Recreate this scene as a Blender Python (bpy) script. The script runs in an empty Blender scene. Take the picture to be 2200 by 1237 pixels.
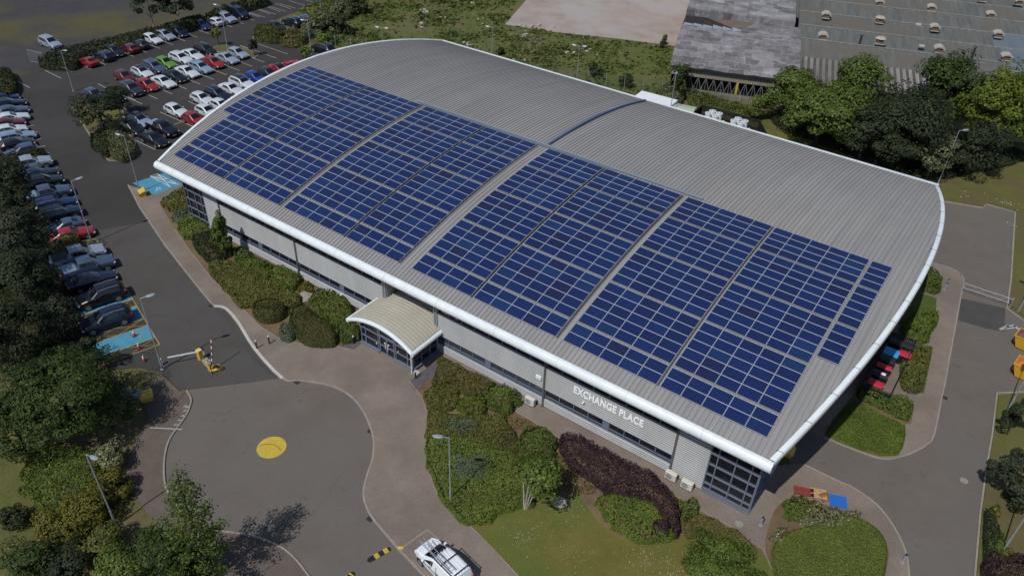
import bpy, math, random
import numpy as np
from mathutils import Vector, Matrix
random.seed(7)
RNG = np.random.default_rng(11)
scene = bpy.context.scene
col = scene.collection
R = math.radians

# ---------------------------------------------------------------- camera (solved from the solar grid and the lamp posts)
F_PX, CAM, YAW, PITCH, ROLL = 1683.2755, np.array([74.2687, -41.6929, 48.1548]), -0.6031, 0.6336, 0.0397
def _axes():
    cy, sy, cp, sp = math.cos(YAW), math.sin(YAW), math.cos(PITCH), math.sin(PITCH)
    w = np.array([sy*cp, cy*cp, -sp]); r = np.array([cy, -sy, 0.0]); u = np.cross(r, w)
    c, s = math.cos(ROLL), math.sin(ROLL)
    return c*r+s*u, -s*r+c*u, w
AX_R, AX_U, AX_W = _axes()
cam_d = bpy.data.cameras.new('camera'); cam = bpy.data.objects.new('camera', cam_d); col.objects.link(cam)
cam_d.sensor_fit = 'HORIZONTAL'; cam_d.sensor_width = 36.0; cam_d.lens = F_PX/2200*36; cam_d.clip_start = 1; cam_d.clip_end = 4000
cam.matrix_world = Matrix(((AX_R[0], AX_U[0], -AX_W[0], CAM[0]), (AX_R[1], AX_U[1], -AX_W[1], CAM[1]),
                           (AX_R[2], AX_U[2], -AX_W[2], CAM[2]), (0, 0, 0, 1)))
scene.camera = cam
def G(u, v, z=0.0):
    """survey point (in the 2200 x 1237 frame) -> point on the level z"""
    d = AX_W + AX_R*(u-1100)/F_PX - AX_U*(v-618.5)/F_PX
    return CAM + d*(z-CAM[2])/d[2]
def FW(u, v, y=0.0):
    d = AX_W + AX_R*(u-1100)/F_PX - AX_U*(v-618.5)/F_PX
    return CAM + d*(y-CAM[1])/d[1]
def GP(pts, z=0.0):
    return [tuple(G(u, v, z)[:2]) for u, v in pts]
def mpx(u, v, z=0.0):
    """metres per survey pixel at that spot"""
    return float(np.linalg.norm(G(u, v, z)-CAM))/F_PX

# ---------------------------------------------------------------- tags
def tag(o, label=None, cat=None, group=None, kind=None):
    if label: o['label'] = label
    if cat: o['category'] = cat
    if group: o['group'] = group
    if kind: o['kind'] = kind
    return o
def empty(name, loc=(0, 0, 0), rz=0.0):
    o = bpy.data.objects.new(name, None); col.objects.link(o)
    o.location = loc; o.rotation_euler = (0, 0, rz); o.empty_display_size = .3
    return o
def copy_tree(o, parent=None):
    c = o.copy(); col.objects.link(c)
    if parent is not None: c.parent = parent
    for ch in list(o.children): copy_tree(ch, c)
    return c

# ---------------------------------------------------------------- mesh builder
class MB:
    def __init__(s): s.v = []; s.f = []; s.m = []
    def add(s, vs, fs, m=0):
        b = len(s.v); s.v += [tuple(map(float, p)) for p in vs]
        for f in fs: s.f.append([b+i for i in f]); s.m.append(m)
        return s
    def quad(s, a, b, c, d, m=0): return s.add([a, b, c, d], [(0, 1, 2, 3)], m)
    def box(s, c, d, m=0, rz=0.0, rot=None):
        x, y, z = d[0]/2, d[1]/2, d[2]/2
        P = [(-x,-y,-z),(x,-y,-z),(x,y,-z),(-x,y,-z),(-x,-y,z),(x,-y,z),(x,y,z),(-x,y,z)]
        M = rot if rot is not None else Matrix.Rotation(rz, 3, 'Z')
        P = [tuple(M @ Vector(p)+Vector(c)) for p in P]
        return s.add(P, [(3,2,1,0),(4,5,6,7),(0,1,5,4),(1,2,6,5),(2,3,7,6),(3,0,4,7)], m)
    def bbox(s, c, d, b=.03, m=0, rz=0.0):
        """box with chamfered edges"""
        x, y, z = d[0]/2, d[1]/2, d[2]/2; b = min(b, x*.9, y*.9, z*.9); P = []
        for zz, k in ((-z, b), (-z+b, 0), (z-b, 0), (z, b)):
            X, Y = x-k, y-k
            P += [(-X,-Y+b,zz),(-X+b,-Y,zz),(X-b,-Y,zz),(X,-Y+b,zz),(X,Y-b,zz),(X-b,Y,zz),(-X+b,Y,zz),(-X,Y-b,zz)]
        M = Matrix.Rotation(rz, 3, 'Z'); P = [tuple(M @ Vector(p)+Vector(c)) for p in P]
        fs = [tuple(range(7, -1, -1)), tuple(range(24, 32))]
        for k in range(3):
            for i in range(8): j = (i+1) % 8; fs.append((k*8+i, k*8+j, k*8+8+j, k*8+8+i))
        return s.add(P, fs, m)
    def cyl(s, a, b, r0, r1=None, n=10, m=0, cap=True):
        r1 = r0 if r1 is None else r1
        a, b = Vector(a), Vector(b); d = (b-a).normalized()
        t = d.orthogonal().normalized(); q = d.cross(t)
        P = []
        for c, r in ((a, r0), (b, r1)):
            for i in range(n):
                an = 2*math.pi*i/n; P.append(tuple(c+t*(r*math.cos(an))+q*(r*math.sin(an))))
        fs = [(i, (i+1) % n, n+(i+1) % n, n+i) for i in range(n)]
        if cap: fs += [tuple(range(n-1, -1, -1)), tuple(range(n, 2*n))]
        return s.add(P, fs, m)
    def tube(s, pts, r, n=8, m=0):
        for i in range(len(pts)-1):
            ra = r[i] if isinstance(r, (list, tuple)) else r; rb = r[i+1] if isinstance(r, (list, tuple)) else r
            s.cyl(pts[i], pts[i+1], ra, rb, n, m)
        return s
    def prism(s, poly, z0, z1, m=0, top=True, bottom=False, mside=None):
        n = len(poly); a = sum(poly[i][0]*poly[(i+1) % n][1]-poly[(i+1) % n][0]*poly[i][1] for i in range(n))
        if a < 0: poly = poly[::-1]
        P = [(x, y, z0) for x, y in poly]+[(x, y, z1) for x, y in poly]
        b = len(s.v); s.v += [tuple(map(float, p)) for p in P]
        if top: s.f.append([b+n+i for i in range(n)]); s.m.append(m)
        if bottom: s.f.append([b+n-1-i for i in range(n)]); s.m.append(m)
        for i in range(n): j = (i+1) % n; s.f.append([b+i, b+j, b+n+j, b+n+i]); s.m.append(m if mside is None else mside)
        return s
    def sheet(s, poly, z, m=0):
        n = len(poly); a = sum(poly[i][0]*poly[(i+1) % n][1]-poly[(i+1) % n][0]*poly[i][1] for i in range(n))
        if a < 0: poly = poly[::-1]
        return s.add([(x, y, z) for x, y in poly], [tuple(range(n))], m)
    def strip(s, pts, w, z0, z1, m=0, closed=False):
        """kerb: a band of width w along a polyline, with sides"""
        pts = [Vector((p[0], p[1])) for p in pts]; n = len(pts); L = []; Rr = []
        for i in range(n):
            a = pts[i-1] if (i > 0 or closed) else pts[i]; b = pts[(i+1) % n] if (i < n-1 or closed) else pts[i]
            t = (b-a).normalized(); q = Vector((-t.y, t.x)); L.append(pts[i]+q*w/2); Rr.append(pts[i]-q*w/2)
        for i in range(n if closed else n-1):
            j = (i+1) % n; l0, l1, r0, r1 = L[i], L[j], Rr[i], Rr[j]
            s.quad((r0.x,r0.y,z1),(r1.x,r1.y,z1),(l1.x,l1.y,z1),(l0.x,l0.y,z1), m)
            if z1-z0 > .01:
                s.quad((r0.x,r0.y,z0),(r1.x,r1.y,z0),(r1.x,r1.y,z1),(r0.x,r0.y,z1), m)
                s.quad((l1.x,l1.y,z0),(l0.x,l0.y,z0),(l0.x,l0.y,z1),(l1.x,l1.y,z1), m)
        return s
    def build(s, name, mats, parent=None, smooth=0, loc=None):
        me = bpy.data.meshes.new(name); me.from_pydata(s.v, [], s.f)
        mats = mats if isinstance(mats, (list, tuple)) else [mats]
        for k in mats: me.materials.append(k)
        if len(mats) > 1: me.polygons.foreach_set('material_index', s.m)
        me.update()
        if smooth:
            me.polygons.foreach_set('use_smooth', [True]*len(me.polygons))
            try: me.set_sharp_from_angle(angle=R(smooth))
            except Exception: pass
        o = bpy.data.objects.new(name, me); col.objects.link(o)
        if parent is not None: o.parent = parent
        if loc is not None: o.location = loc
        return o

def smooth_line(pts, n=4, closed=False):
    """Catmull-Rom through pts"""
    P = [np.array(p, float) for p in pts]; out = []; N = len(P)
    for i in range(N if closed else N-1):
        g = lambda k: P[k % N] if closed else P[min(max(k, 0), N-1)]
        a, b, c, d = g(i-1), g(i), g(i+1), g(i+2)
        for k in range(n):
            t = k/n; out.append(tuple(.5*((2*b)+(c-a)*t+(2*a-5*b+4*c-d)*t*t+(3*b-a-3*c+d)*t**3)))
    if not closed: out.append(tuple(P[-1]))
    return out

# ---------------------------------------------------------------- materials
def new_mat(name):
    m = bpy.data.materials.new(name); m.use_nodes = True
    nt = m.node_tree; b = nt.nodes['Principled BSDF']
    return m, nt, b
def setc(b, c, rough=.6, metal=0.0, spec=.5):
    b.inputs['Base Color'].default_value = (*c, 1); b.inputs['Roughness'].default_value = rough
    b.inputs['Metallic'].default_value = metal; b.inputs['Specular IOR Level'].default_value = spec
def mat(name, c, rough=.6, metal=0.0, spec=.5, coat=0.0):
    m, nt, b = new_mat(name); setc(b, c, rough, metal, spec); b.inputs['Coat Weight'].default_value = coat
    return m
def _noise(nt, scale, detail=4, rough=.6, vec=None, dist=0.0):
    n = nt.nodes.new('ShaderNodeTexNoise'); n.inputs['Scale'].default_value = scale
    n.inputs['Detail'].default_value = detail; n.inputs['Roughness'].default_value = rough; n.inputs['Distortion'].default_value = dist
    if vec is None:
        g = nt.nodes.new('ShaderNodeNewGeometry'); vec = g.outputs['Position']
    nt.links.new(vec, n.inputs['Vector']); return n
def _ramp(nt, fac, stops):
    r = nt.nodes.new('ShaderNodeValToRGB'); e = r.color_ramp.elements
    while len(e) < len(stops): e.new(.5)
    for k, (p, c) in enumerate(stops): e[k].position = p; e[k].color = (*c, 1)
    nt.links.new(fac, r.inputs['Fac']); return r
def _mix(nt, fac, a, b, mode='MIX'):
    x = nt.nodes.new('ShaderNodeMix'); x.data_type = 'RGBA'; x.blend_type = mode
    for s, v in ((x.inputs[0], fac), (x.inputs[6], a), (x.inputs[7], b)):
        if isinstance(v, (int, float)): s.default_value = v
        elif isinstance(v, tuple): s.default_value = (*v, 1)
        else: nt.links.new(v, s)
    return x.outputs[2]
def noisy(name, c1, c2, scale=1.0, fine=18.0, rough=.9, spec=.2, bump=0.0, c3=None, big=.06, speck=None, amp=.28, streak=None, cracks=None):
    """two broad tones + fine grain (+ a third, large patch tone, + light specks)"""
    m, nt, b = new_mat(name); setc(b, c1, rough, 0, spec)
    n1 = _noise(nt, scale, 5, .65); r1 = _ramp(nt, n1.outputs['Fac'], [(.32, c1), (.68, c2)])
    out = r1.outputs['Color']
    if c3 is not None:
        n3 = _noise(nt, big, 4, .6); f3 = _ramp(nt, n3.outputs['Fac'], [(.45, (0, 0, 0)), (.62, (1, 1, 1))])
        out = _mix(nt, f3.outputs['Color'], out, c3)
    n2 = _noise(nt, fine, 3, .7); r2 = _ramp(nt, n2.outputs['Fac'], [(.25, (1-amp,)*3), (.75, (1+amp,)*3)])
    out = _mix(nt, 1.0, out, r2.outputs['Color'], 'MULTIPLY')
    if speck:
        sc, th, sc_c = speck; n4 = _noise(nt, sc, 2, .5); f4 = _ramp(nt, n4.outputs['Fac'], [(th, (0, 0, 0)), (th+.03, (1, 1, 1))])
        out = _mix(nt, f4.outputs['Color'], out, sc_c)
    if streak:                                   # dirt washed down one direction: (scale xyz, depth)
        g = nt.nodes.new('ShaderNodeNewGeometry'); mp = nt.nodes.new('ShaderNodeMapping'); mp.inputs['Scale'].default_value = streak[0]; nt.links.new(g.outputs['Position'], mp.inputs['Vector'])
        n5 = _noise(nt, 1.0, 4, .65, mp.outputs['Vector']); k5 = _ramp(nt, n5.outputs['Fac'], [(.3, (1-streak[1],)*3), (.62, (1.03,)*3)])
        out = _mix(nt, 1.0, out, k5.outputs['Color'], 'MULTIPLY')
    if cracks:                                   # hairline cracks and trench reinstatements
        n6 = _noise(nt, .5, 4, .6); v6 = nt.nodes.new('ShaderNodeTexVoronoi'); v6.feature = 'DISTANCE_TO_EDGE'; v6.inputs['Scale'].default_value = .11
        g = nt.nodes.new('ShaderNodeNewGeometry'); ma = nt.nodes.new('ShaderNodeVectorMath'); ma.operation = 'MULTIPLY_ADD'; nt.links.new(n6.outputs['Color'], ma.inputs[0]); ma.inputs[1].default_value = (3, 3, 0); nt.links.new(g.outputs['Position'], ma.inputs[2]); nt.links.new(ma.outputs[0], v6.inputs['Vector'])
        k6 = _ramp(nt, v6.outputs['Distance'], [(0, (1-cracks,)*3), (.003, (1-cracks*.7,)*3), (.007, (1, 1, 1))]); n7 = _noise(nt, .09, 2, .5); f7 = _ramp(nt, n7.outputs['Fac'], [(.5, (0, 0, 0)), (.58, (1, 1, 1))])
        out = _mix(nt, f7.outputs['Color'], out, _mix(nt, 1.0, out, k6.outputs['Color'], 'MULTIPLY'))
        n8 = _noise(nt, .6, 3, .5, dist=.6); k8 = _ramp(nt, n8.outputs['Fac'], [(.68, (1, 1, 1)), (.76, (.80, .80, .80))]); out = _mix(nt, 1.0, out, k8.outputs['Color'], 'MULTIPLY')
    nt.links.new(out, b.inputs['Base Color'])
    if bump:
        bp = nt.nodes.new('ShaderNodeBump'); bp.inputs['Strength'].default_value = bump; bp.inputs['Distance'].default_value = .05
        nt.links.new(n2.outputs['Fac'], bp.inputs['Height']); nt.links.new(bp.outputs['Normal'], b.inputs['Normal'])
    return m
def leafmat(name, dark, light, extra=None, trans=.25, gain=1.28):
    """leaf colour varies leaf by leaf and in metre-sized drifts"""
    dark, light = tuple(k*gain for k in dark), tuple(k*gain for k in light); extra = tuple(k*gain for k in extra) if extra else None
    m, nt, b = new_mat(name); setc(b, dark, .65, 0, .25)
    a = nt.nodes.new('ShaderNodeAttribute'); a.attribute_name = 'rnd'
    stops = [(0.0, dark), (.75, light)]
    if extra: stops += [(.86, light), (1.0, extra)]
    r = _ramp(nt, a.outputs['Fac'], stops)
    n = _noise(nt, .5, 3, .6); k = _ramp(nt, n.outputs['Fac'], [(.3, (.75, .8, .75)), (.7, (1.25, 1.2, 1.15))])
    c = _mix(nt, 1.0, r.outputs['Color'], k.outputs['Color'], 'MULTIPLY')
    nt.links.new(c, b.inputs['Base Color'])
    t = nt.nodes.new('ShaderNodeBsdfTranslucent'); nt.links.new(c, t.inputs['Color'])
    x = nt.nodes.new('ShaderNodeMixShader'); x.inputs[0].default_value = trans
    nt.links.new(b.outputs[0], x.inputs[1]); nt.links.new(t.outputs[0], x.inputs[2])
    nt.links.new(x.outputs[0], nt.nodes['Material Output'].inputs['Surface'])
    return m

M = {}
M['ground'] = noisy('rough_grassland', (.072, .082, .022), (.110, .108, .034), .35, 5, c3=(.125, .098, .052), big=.05)
M['asphalt_dark'] = noisy('vignetted_tarmac', (.040, .038, .037), (.050, .048, .046), .25, 14, .95, .15, .15, c3=(.054, .052, .051), big=.07, cracks=.15)  # car park tone, with the vignette darkness of the left side put in
M['asphalt'] = noisy('worn_tarmac', (.120, .104, .090), (.142, .124, .108), .3, 12, .95, .15, .15, c3=(.131, .119, .108), big=.1, cracks=.16, amp=.2, speck=(9, .74, (.2, .19, .17)))
M['asphalt_mid'] = noisy('half_vignetted_tarmac', (.066, .060, .055), (.080, .073, .068), .3, 12, .95, .15, .15, c3=(.080, .076, .072), big=.1, cracks=.16, amp=.2)  # middle step of the vignette darkening, put into the tarmac colour
M['asphalt_patch'] = noisy('tarmac_patch', (.062, .060, .058), (.074, .071, .068), .4, 14, .95, .15)
M['paving'] = noisy('brown_paving', (.190, .154, .128), (.226, .186, .157), .45, 16, .95, .15, .1, c3=(.165, .136, .115), big=.16, speck=(8, .74, (.27, .24, .2)))
M['brick_paving'] = noisy('brick_paving', (.104, .083, .070), (.138, .111, .094), .6, 20, .95, .15, .1)
M['kerb'] = noisy('kerb_concrete', (.23, .205, .17), (.30, .27, .23), .8, 9)
M['kerb_white'] = noisy('pale_kerb', (.40, .38, .35), (.50, .48, .45), .8, 9)
M['gravel'] = noisy('pink_hardcore', (.26, .205, .175), (.35, .29, .25), .22, 4, c3=(.34, .31, .29), big=.07, speck=(1.6, .72, (.42, .36, .31)))
M['rough_ground'] = noisy('bare_ground', (.042, .041, .045), (.060, .057, .058), .2, 3, c3=(.085, .075, .030), big=.045)
M['field'] = noisy('weedy_field', (.062, .086, .020), (.105, .118, .034), .55, 3.5, c3=(.120, .105, .050), big=.09, amp=.4)
M['soil'] = noisy('planting_soil', (.110, .072, .046), (.150, .105, .066), .9, 10, bump=.3, c3=(.16, .12, .06), big=.2)
M['slate'] = noisy('purple_slate_chippings', (.085, .070, .085), (.125, .105, .120), 2.5, 9, bump=.4)
M['lawn'] = noisy('lawn_grass', (.100, .100, .020), (.138, .124, .032), .5, 14, bump=.2, c3=(.082, .112, .023), big=.12, speck=(7, .70, (.16, .15, .06)))
M['lawn_green'] = noisy('green_lawn_grass', (.050, .080, .016), (.080, .105, .026), .5, 14, bump=.2, c3=(.10, .098, .03), big=.15)
M['verge'] = noisy('verge_grass', (.085, .090, .024), (.118, .110, .036), .5, 12, bump=.2, c3=(.105, .085, .04), big=.12)
M['blue_paint'] = noisy('blue_bay_paint', (.060, .225, .34), (.078, .26, .38), .8, 10)
M['white_paint'] = noisy('worn_white_road_paint', (.48, .48, .46), (.62, .62, .60), 1.5, 12)
M['white_line'] = noisy('faded_white_line', (.30, .30, .30), (.42, .42, .42), 1.5, 12)
M['yellow_paint'] = noisy('worn_yellow_road_paint', (.43, .31, .045), (.53, .39, .06), 1.5, 9)
M['yellow_line'] = noisy('faded_yellow_line', (.26, .19, .04), (.34, .25, .06), 1.5, 9)
M['white_metal'] = mat('white_coated_metal', (.72, .76, .78), .35)
M['grey_metal'] = mat('galvanised_steel', (.33, .36, .40), .45, .3)
M['dark_metal'] = mat('dark_steel', (.035, .035, .04), .45, .2)
M['black'] = mat('black_plastic', (.012, .012, .014), .55)
M['frame'] = mat('blue_grey_frame', (.14, .165, .215), .4)
M['glass'] = mat('dark_tinted_glass', (.010, .012, .018), .06, 0, .6)
M['glass_pale'] = mat('grey_tinted_glass', (.045, .055, .068), .08, 0, .6)
M['tyre'] = mat('tyre_rubber', (.012, .012, .012), .8)
M['rim'] = mat('alloy_rim', (.30, .31, .33), .35, .6)
M['lamp_glass'] = mat('clear_lamp_lens', (.62, .66, .70), .12)
M['red_lens'] = mat('red_lamp_lens', (.30, .012, .01), .2)
M['plate'] = mat('number_plate', (.60, .60, .55), .4)
M['bark'] = noisy('bark', (.035, .028, .022), (.060, .048, .038), 3, 14)
M['pale_bark'] = noisy('pale_bark', (.28, .25, .21), (.40, .36, .31), 3, 14)
M['yellow'] = mat('yellow_coated_steel', (.60, .40, .05), .4)
M['wood'] = noisy('pallet_wood', (.36, .24, .12), (.48, .34, .19), 3, 14)
# ================================================================ world, sun
world = bpy.data.worlds.new('World'); scene.world = world; world.use_nodes = True
SUN_EL, SUN_DIR = R(54.6), (0.035, 1.0)          # shadows fall along SUN_DIR
nt = world.node_tree; bg = nt.nodes['Background']
sky = nt.nodes.new('ShaderNodeTexSky'); sky.sky_type = 'NISHITA'; sky.sun_disc = False
sky.sun_elevation = SUN_EL
_az = math.atan2(-SUN_DIR[0], -SUN_DIR[1]); sky.sun_rotation = _az
sky.altitude = 100; sky.air_density = 1.0; sky.dust_density = .6
nt.links.new(sky.outputs[0], bg.inputs[0]); bg.inputs[1].default_value = .085
sl = bpy.data.lights.new('sun', 'SUN'); sl.energy = 3.3; sl.angle = R(.5); sl.color = (1.0, .965, .91)
so = bpy.data.objects.new('sun', sl); col.objects.link(so)
sd = Vector((SUN_DIR[0], SUN_DIR[1], 0)).normalized()*math.cos(SUN_EL)+Vector((0, 0, -math.sin(SUN_EL)))
so.rotation_euler = sd.to_track_quat('-Z', 'Y').to_euler(); so.location = (0, -60, 120)
vs = scene.view_settings; vs.view_transform = 'Standard'; vs.look = 'None'; vs.exposure = 0; vs.gamma = 1

# ================================================================ ground sheets
def structure(name, mb, m, smooth=0): return tag(mb.build(name, m, None, smooth), kind='structure')
structure('ground', MB().sheet([(-900, -400), (900, -400), (900, 1500), (-900, 1500)], -.03), M['ground'])
# car park and access road (one tarmac sheet; islands and beds lie on it)
CP = GP([(-60, 190), (95, 150), (150, 148), (300, 104), (440, 58), (545, 10), (575, -20), (700, -40), (720, -5), (600, 40), (560, 60), (545, 82), (600, 92), (670, 106), (720, 112)]) + [(-24, 44.5), (-5, 45), (-2, 30), (-1.0, 4)]
CP += GP([(460, 657), (608, 812), (385, 838), (348, 800)]) + GP([(300, 790), (120, 800), (60, 640), (30, 520), (-40, 380), (-120, 260)])
structure('car_park', MB().sheet(CP, 0.0), M['asphalt_dark'])
structure('access_road', MB().sheet(GP([(322, 475), (368, 545), (430, 622), (460, 657), (535, 730), (608, 812), (385, 838), (349, 795), (336, 735), (300, 662), (262, 603), (222, 545), (203, 497)]), .002), M['asphalt_mid'])
KERB_R = smooth_line([(460, 657), (484, 661), (512, 692), (547, 748), (607, 812), (640, 816), (685, 822), (725, 833), (757, 853), (780, 882), (795, 915), (803, 950), (800, 985), (790, 1015), (782, 1045), (781, 1065), (786, 1085), (797, 1107), (815, 1130), (845, 1165), (858, 1180), (880, 1203), (915, 1240), (970, 1300)], 3)
KERB_L = smooth_line([(400, 838), (410, 855), (408, 872), (400, 890), (385, 912), (367, 937), (356, 965), (352, 1000), (353, 1030), (360, 1055), (375, 1080), (400, 1105), (430, 1125), (460, 1138), (500, 1143), (530, 1147), (560, 1155), (600, 1172), (630, 1195), (655, 1225), (690, 1275)], 3)
i0 = min(range(len(KERB_R)), key=lambda i: abs(KERB_R[i][0]-607)+abs(KERB_R[i][1]-812))
TC = GP(KERB_R[i0:]) + GP(KERB_L[::-1])
structure('turning_circle', MB().sheet(TC, .004), M['asphalt'])
structure('tarmac_patch', MB().sheet(GP([(350, 775), (381, 768), (402, 833), (387, 838)]), .008).sheet(GP([(458, 658), (484, 664), (510, 700), (560, 775), (606, 812), (580, 806), (540, 770), (500, 710)]), .004), M['asphalt_patch'])
# right-hand service road
RD = GP([(1850, 330), (2022, 432), (2112, 447), (2119, 439), (2181, 456), (2172, 600), (2164, 662), (2215, 700), (2300, 760), (2300, 838), (2142, 844), (2132, 930), (2120, 1000), (2106, 1100), (2094, 1240), (2080, 1400), (1960, 1400), (1700, 1010), (1680, 930), (1800, 700), (1700, 350)])
structure('service_road', MB().sheet(RD, .004), M['asphalt'])
structure('road_patch', MB().sheet(GP([(2062, 640), (2160, 662), (2158, 712), (2120, 706), (2058, 688)]), .008), M['asphalt_patch'])
# pavement round the building
PV = GP([(275, 397), (300, 445), (355, 527), (430, 622)], .1) + GP(KERB_R, .1) + GP([(1100, 1500), (1955, 1500), (1953, 1237), (1946, 1185), (1921, 1131), (1882, 1081), (1832, 1046), (1720, 995), (1660, 1000)], .1)
PV += [(67.5, .4), (1.0, .4), (-3, 4.6), (-9.0, 4.6), (-8, 1)]
structure('pavement', MB().prism(PV, -.02, .10), M['paving'])
GW = GP([(1730, 922), (1895, 984), (1940, 979), (1968, 968), (1990, 955), (2007, 933), (2023, 855), (2031, 820), (2038, 780), (2053, 700), (2065, 633), (2070, 597), (2045, 577), (1998, 563)], .1)
structure('side_pavement', MB().prism(GW + [(68.5, 33), (68.2, 9.0)], -.02, .10), M['paving'])
BP = GP([(346, 802), (386, 840), (401, 838)], .1) + GP(KERB_L, .1) + GP([(640, 1330), (470, 1300), (420, 1230), (330, 1120), (285, 1060), (270, 1010), (290, 950), (320, 900), (300, 840)], .1)
structure('brick_pavement', MB().prism(BP, -.02, .10), M['brick_paving'])
kb = MB()
kb.strip(GP(KERB_R[10:], .1), .14, -.03, .112); kb.strip(GP(KERB_L, .1), .14, -.03, .112)
kb.strip(GP([(275, 397), (300, 445), (355, 527), (430, 622), (460, 657)], .1), .14, -.03, .112)
kb.strip(GP([(2022, 432), (2112, 447), (2119, 439), (2181, 456), (2172, 600), (2164, 662), (2215, 700)], .05), .16, -.03, .10)
kb.strip(GP([(2300, 838), (2142, 844), (2132, 930), (2120, 1000), (2106, 1100), (2094, 1240), (2080, 1400)], .05), .14, -.03, .10)
kb.strip(smooth_line(GP([(1725, 996), (1809, 1036), (1832, 1046), (1882, 1081), (1921, 1131), (1946, 1185), (1953, 1237), (1950, 1330)], .1), 3), .14, -.03, .112)
kb.strip(smooth_line(GP([(1770, 938), (1830, 962), (1895, 984), (1940, 979), (1968, 968), (1990, 955), (2007, 933), (2023, 855), (2031, 820), (2038, 780), (2053, 700), (2065, 633), (2070, 597), (2045, 577), (1998, 563)], .1), 3), .12, -.03, .108)
kb.strip(GP([(858, 1180), (918, 1137), (980, 1190), (1030, 1237)], .1), .12, .02, .106)
structure('kerb', kb, M['kerb'])
structure('dropped_kerb', MB().strip(GP(KERB_R[:i0+1], .1), .26, -.03, .118), M['kerb_white'])
# front beds and lawns
Z1 = [(880, 817), (890, 832), (905, 850), (915, 880), (920, 920), (917, 960), (920, 1000), (930, 1040), (945, 1070), (985, 1105), (1030, 1148), (1075, 1195), (1115, 1237), (1200, 1345), (1760, 1345), (1660, 1225), (1640, 1180), (1565, 1128), (1480, 1082), (1400, 1032), (1300, 985), (1210, 945), (1150, 908), (1108, 884), (1118, 856), (1060, 822), (948, 768)]
structure('front_bed', MB().prism(GP(Z1, .1), .0, .116), M['soil'])
structure('front_lawn', MB().sheet(GP([(1003, 1122), (1060, 1085), (1110, 1086), (1190, 1078), (1240, 1060), (1285, 1120), (1330, 1156), (1400, 1165), (1480, 1150), (1560, 1135), (1640, 1190), (1665, 1235), (1750, 1340), (1205, 1340), (1115, 1237), (1075, 1197)], .12), .122), M['lawn'])
Z2 = [(342, 436), (395, 405), (420, 440), (470, 480), (545, 545), (640, 592), (740, 640), (800, 672), (780, 700), (778, 738), (760, 752), (720, 742), (650, 738), (600, 726), (560, 702), (520, 662), (480, 622), (450, 592), (410, 542), (375, 492)]
structure('side_bed', MB().prism(GP(Z2, .1), .0, .116), M['soil'])
structure('slate_bed', MB().sheet(GP([(880, 817), (945, 770), (985, 790), (925, 815), (890, 838)], .12), .121).sheet(GP([(730, 742), (772, 700), (778, 738), (756, 752)], .12), .121), M['slate'])
kk = MB()
for line in (Z1[:13], Z1[15:25], Z2[9:20]):
    kk.strip(GP(line, .12), .06, .02, .13)
structure('bed_edging', kk, M['kerb'])
Z3 = smooth_line([(1645, 1180), (1650, 1135), (1672, 1085), (1720, 1072), (1800, 1092), (1850, 1110), (1888, 1140), (1908, 1175), (1905, 1220), (1880, 1290), (1800, 1340), (1720, 1340), (1665, 1260)], 3, True)
structure('corner_bed', MB().prism(GP(Z3, .1), .0, .114), M['soil'])
structure('side_lawn', MB().prism(GP([(1965, 625), (2012, 640), (2010, 690), (1990, 740), (1960, 725), (1925, 690)], .1), .0, .114)
          .prism(GP([(1990, 570), (2026, 595), (2016, 632), (1970, 612)], .1), .0, .114)
          .prism(GP([(1790, 900), (1845, 835), (1960, 880), (1945, 905), (1944, 945), (1930, 978), (1890, 980), (1770, 935)], .1), .0, .114)
          .prism(GP([(1940, 740), (2005, 745), (1985, 845), (1945, 835)], .1), .0, .114), M['lawn_green'])
structure('hedge_soil', MB().sheet(GP([(1834, 852), (1862, 828), (1964, 872), (1958, 908), (1938, 914), (1890, 892), (1838, 866)], .1), .119), M['soil'])
structure('yard_verge', MB().prism(GP([(1500, 200), (1640, 240), (1900, 320), (2022, 425), (2112, 442), (2119, 434), (2181, 450), (2172, 600), (2170, 655), (2215, 690), (2300, 745), (2300, 250), (1900, 150)], .05), -.03, .06), M['verge'])
structure('east_verge', MB().prism(GP([(2300, 842), (2146, 850), (2136, 930), (2124, 1000), (2110, 1100), (2098, 1240), (2084, 1400), (2400, 1400)], .05), -.03, .06), M['verge'])
structure('rear_strip', MB().sheet([(8, 49), (28, 49), (69, 52), (69, 70), (28, 66), (5, 61), (-30, 49), (-28, 44), (-8, 49)], -.008), M['lawn'])
# beyond: hardcore yard, bare field
structure('hardcore_yard', MB().sheet(GP([(1085, 53), (1180, 68), (1330, 84), (1440, 98), (1475, 104), (1560, 60), (1700, -120), (1300, -160), (1200, -80)], 0), .0), M['gravel'])
structure('bare_field', MB().sheet(GP([(-220, 300), (-60, 215), (60, 200), (105, 160), (130, 130), (250, 86), (330, 60), (430, 38), (545, -10), (600, -60), (300, -160), (-300, -120)], 0), -.01), M['rough_ground'])
structure('field', MB().sheet(GP([(560, 30), (740, 112), (940, 82), (1180, 163), (1420, 212), (1560, 215), (1500, 120), (1440, 99), (1180, 68), (1085, 53), (1120, 20), (1200, -80), (900, -120), (760, -60)], 0), -.02), M['field'])
structure('far_pavement', MB().sheet(GP([(600, 40), (735, -10), (760, -40), (860, -40), (800, 20), (700, 60), (640, 60), (612, 46)], 0), .002), M['verge'])
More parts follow.
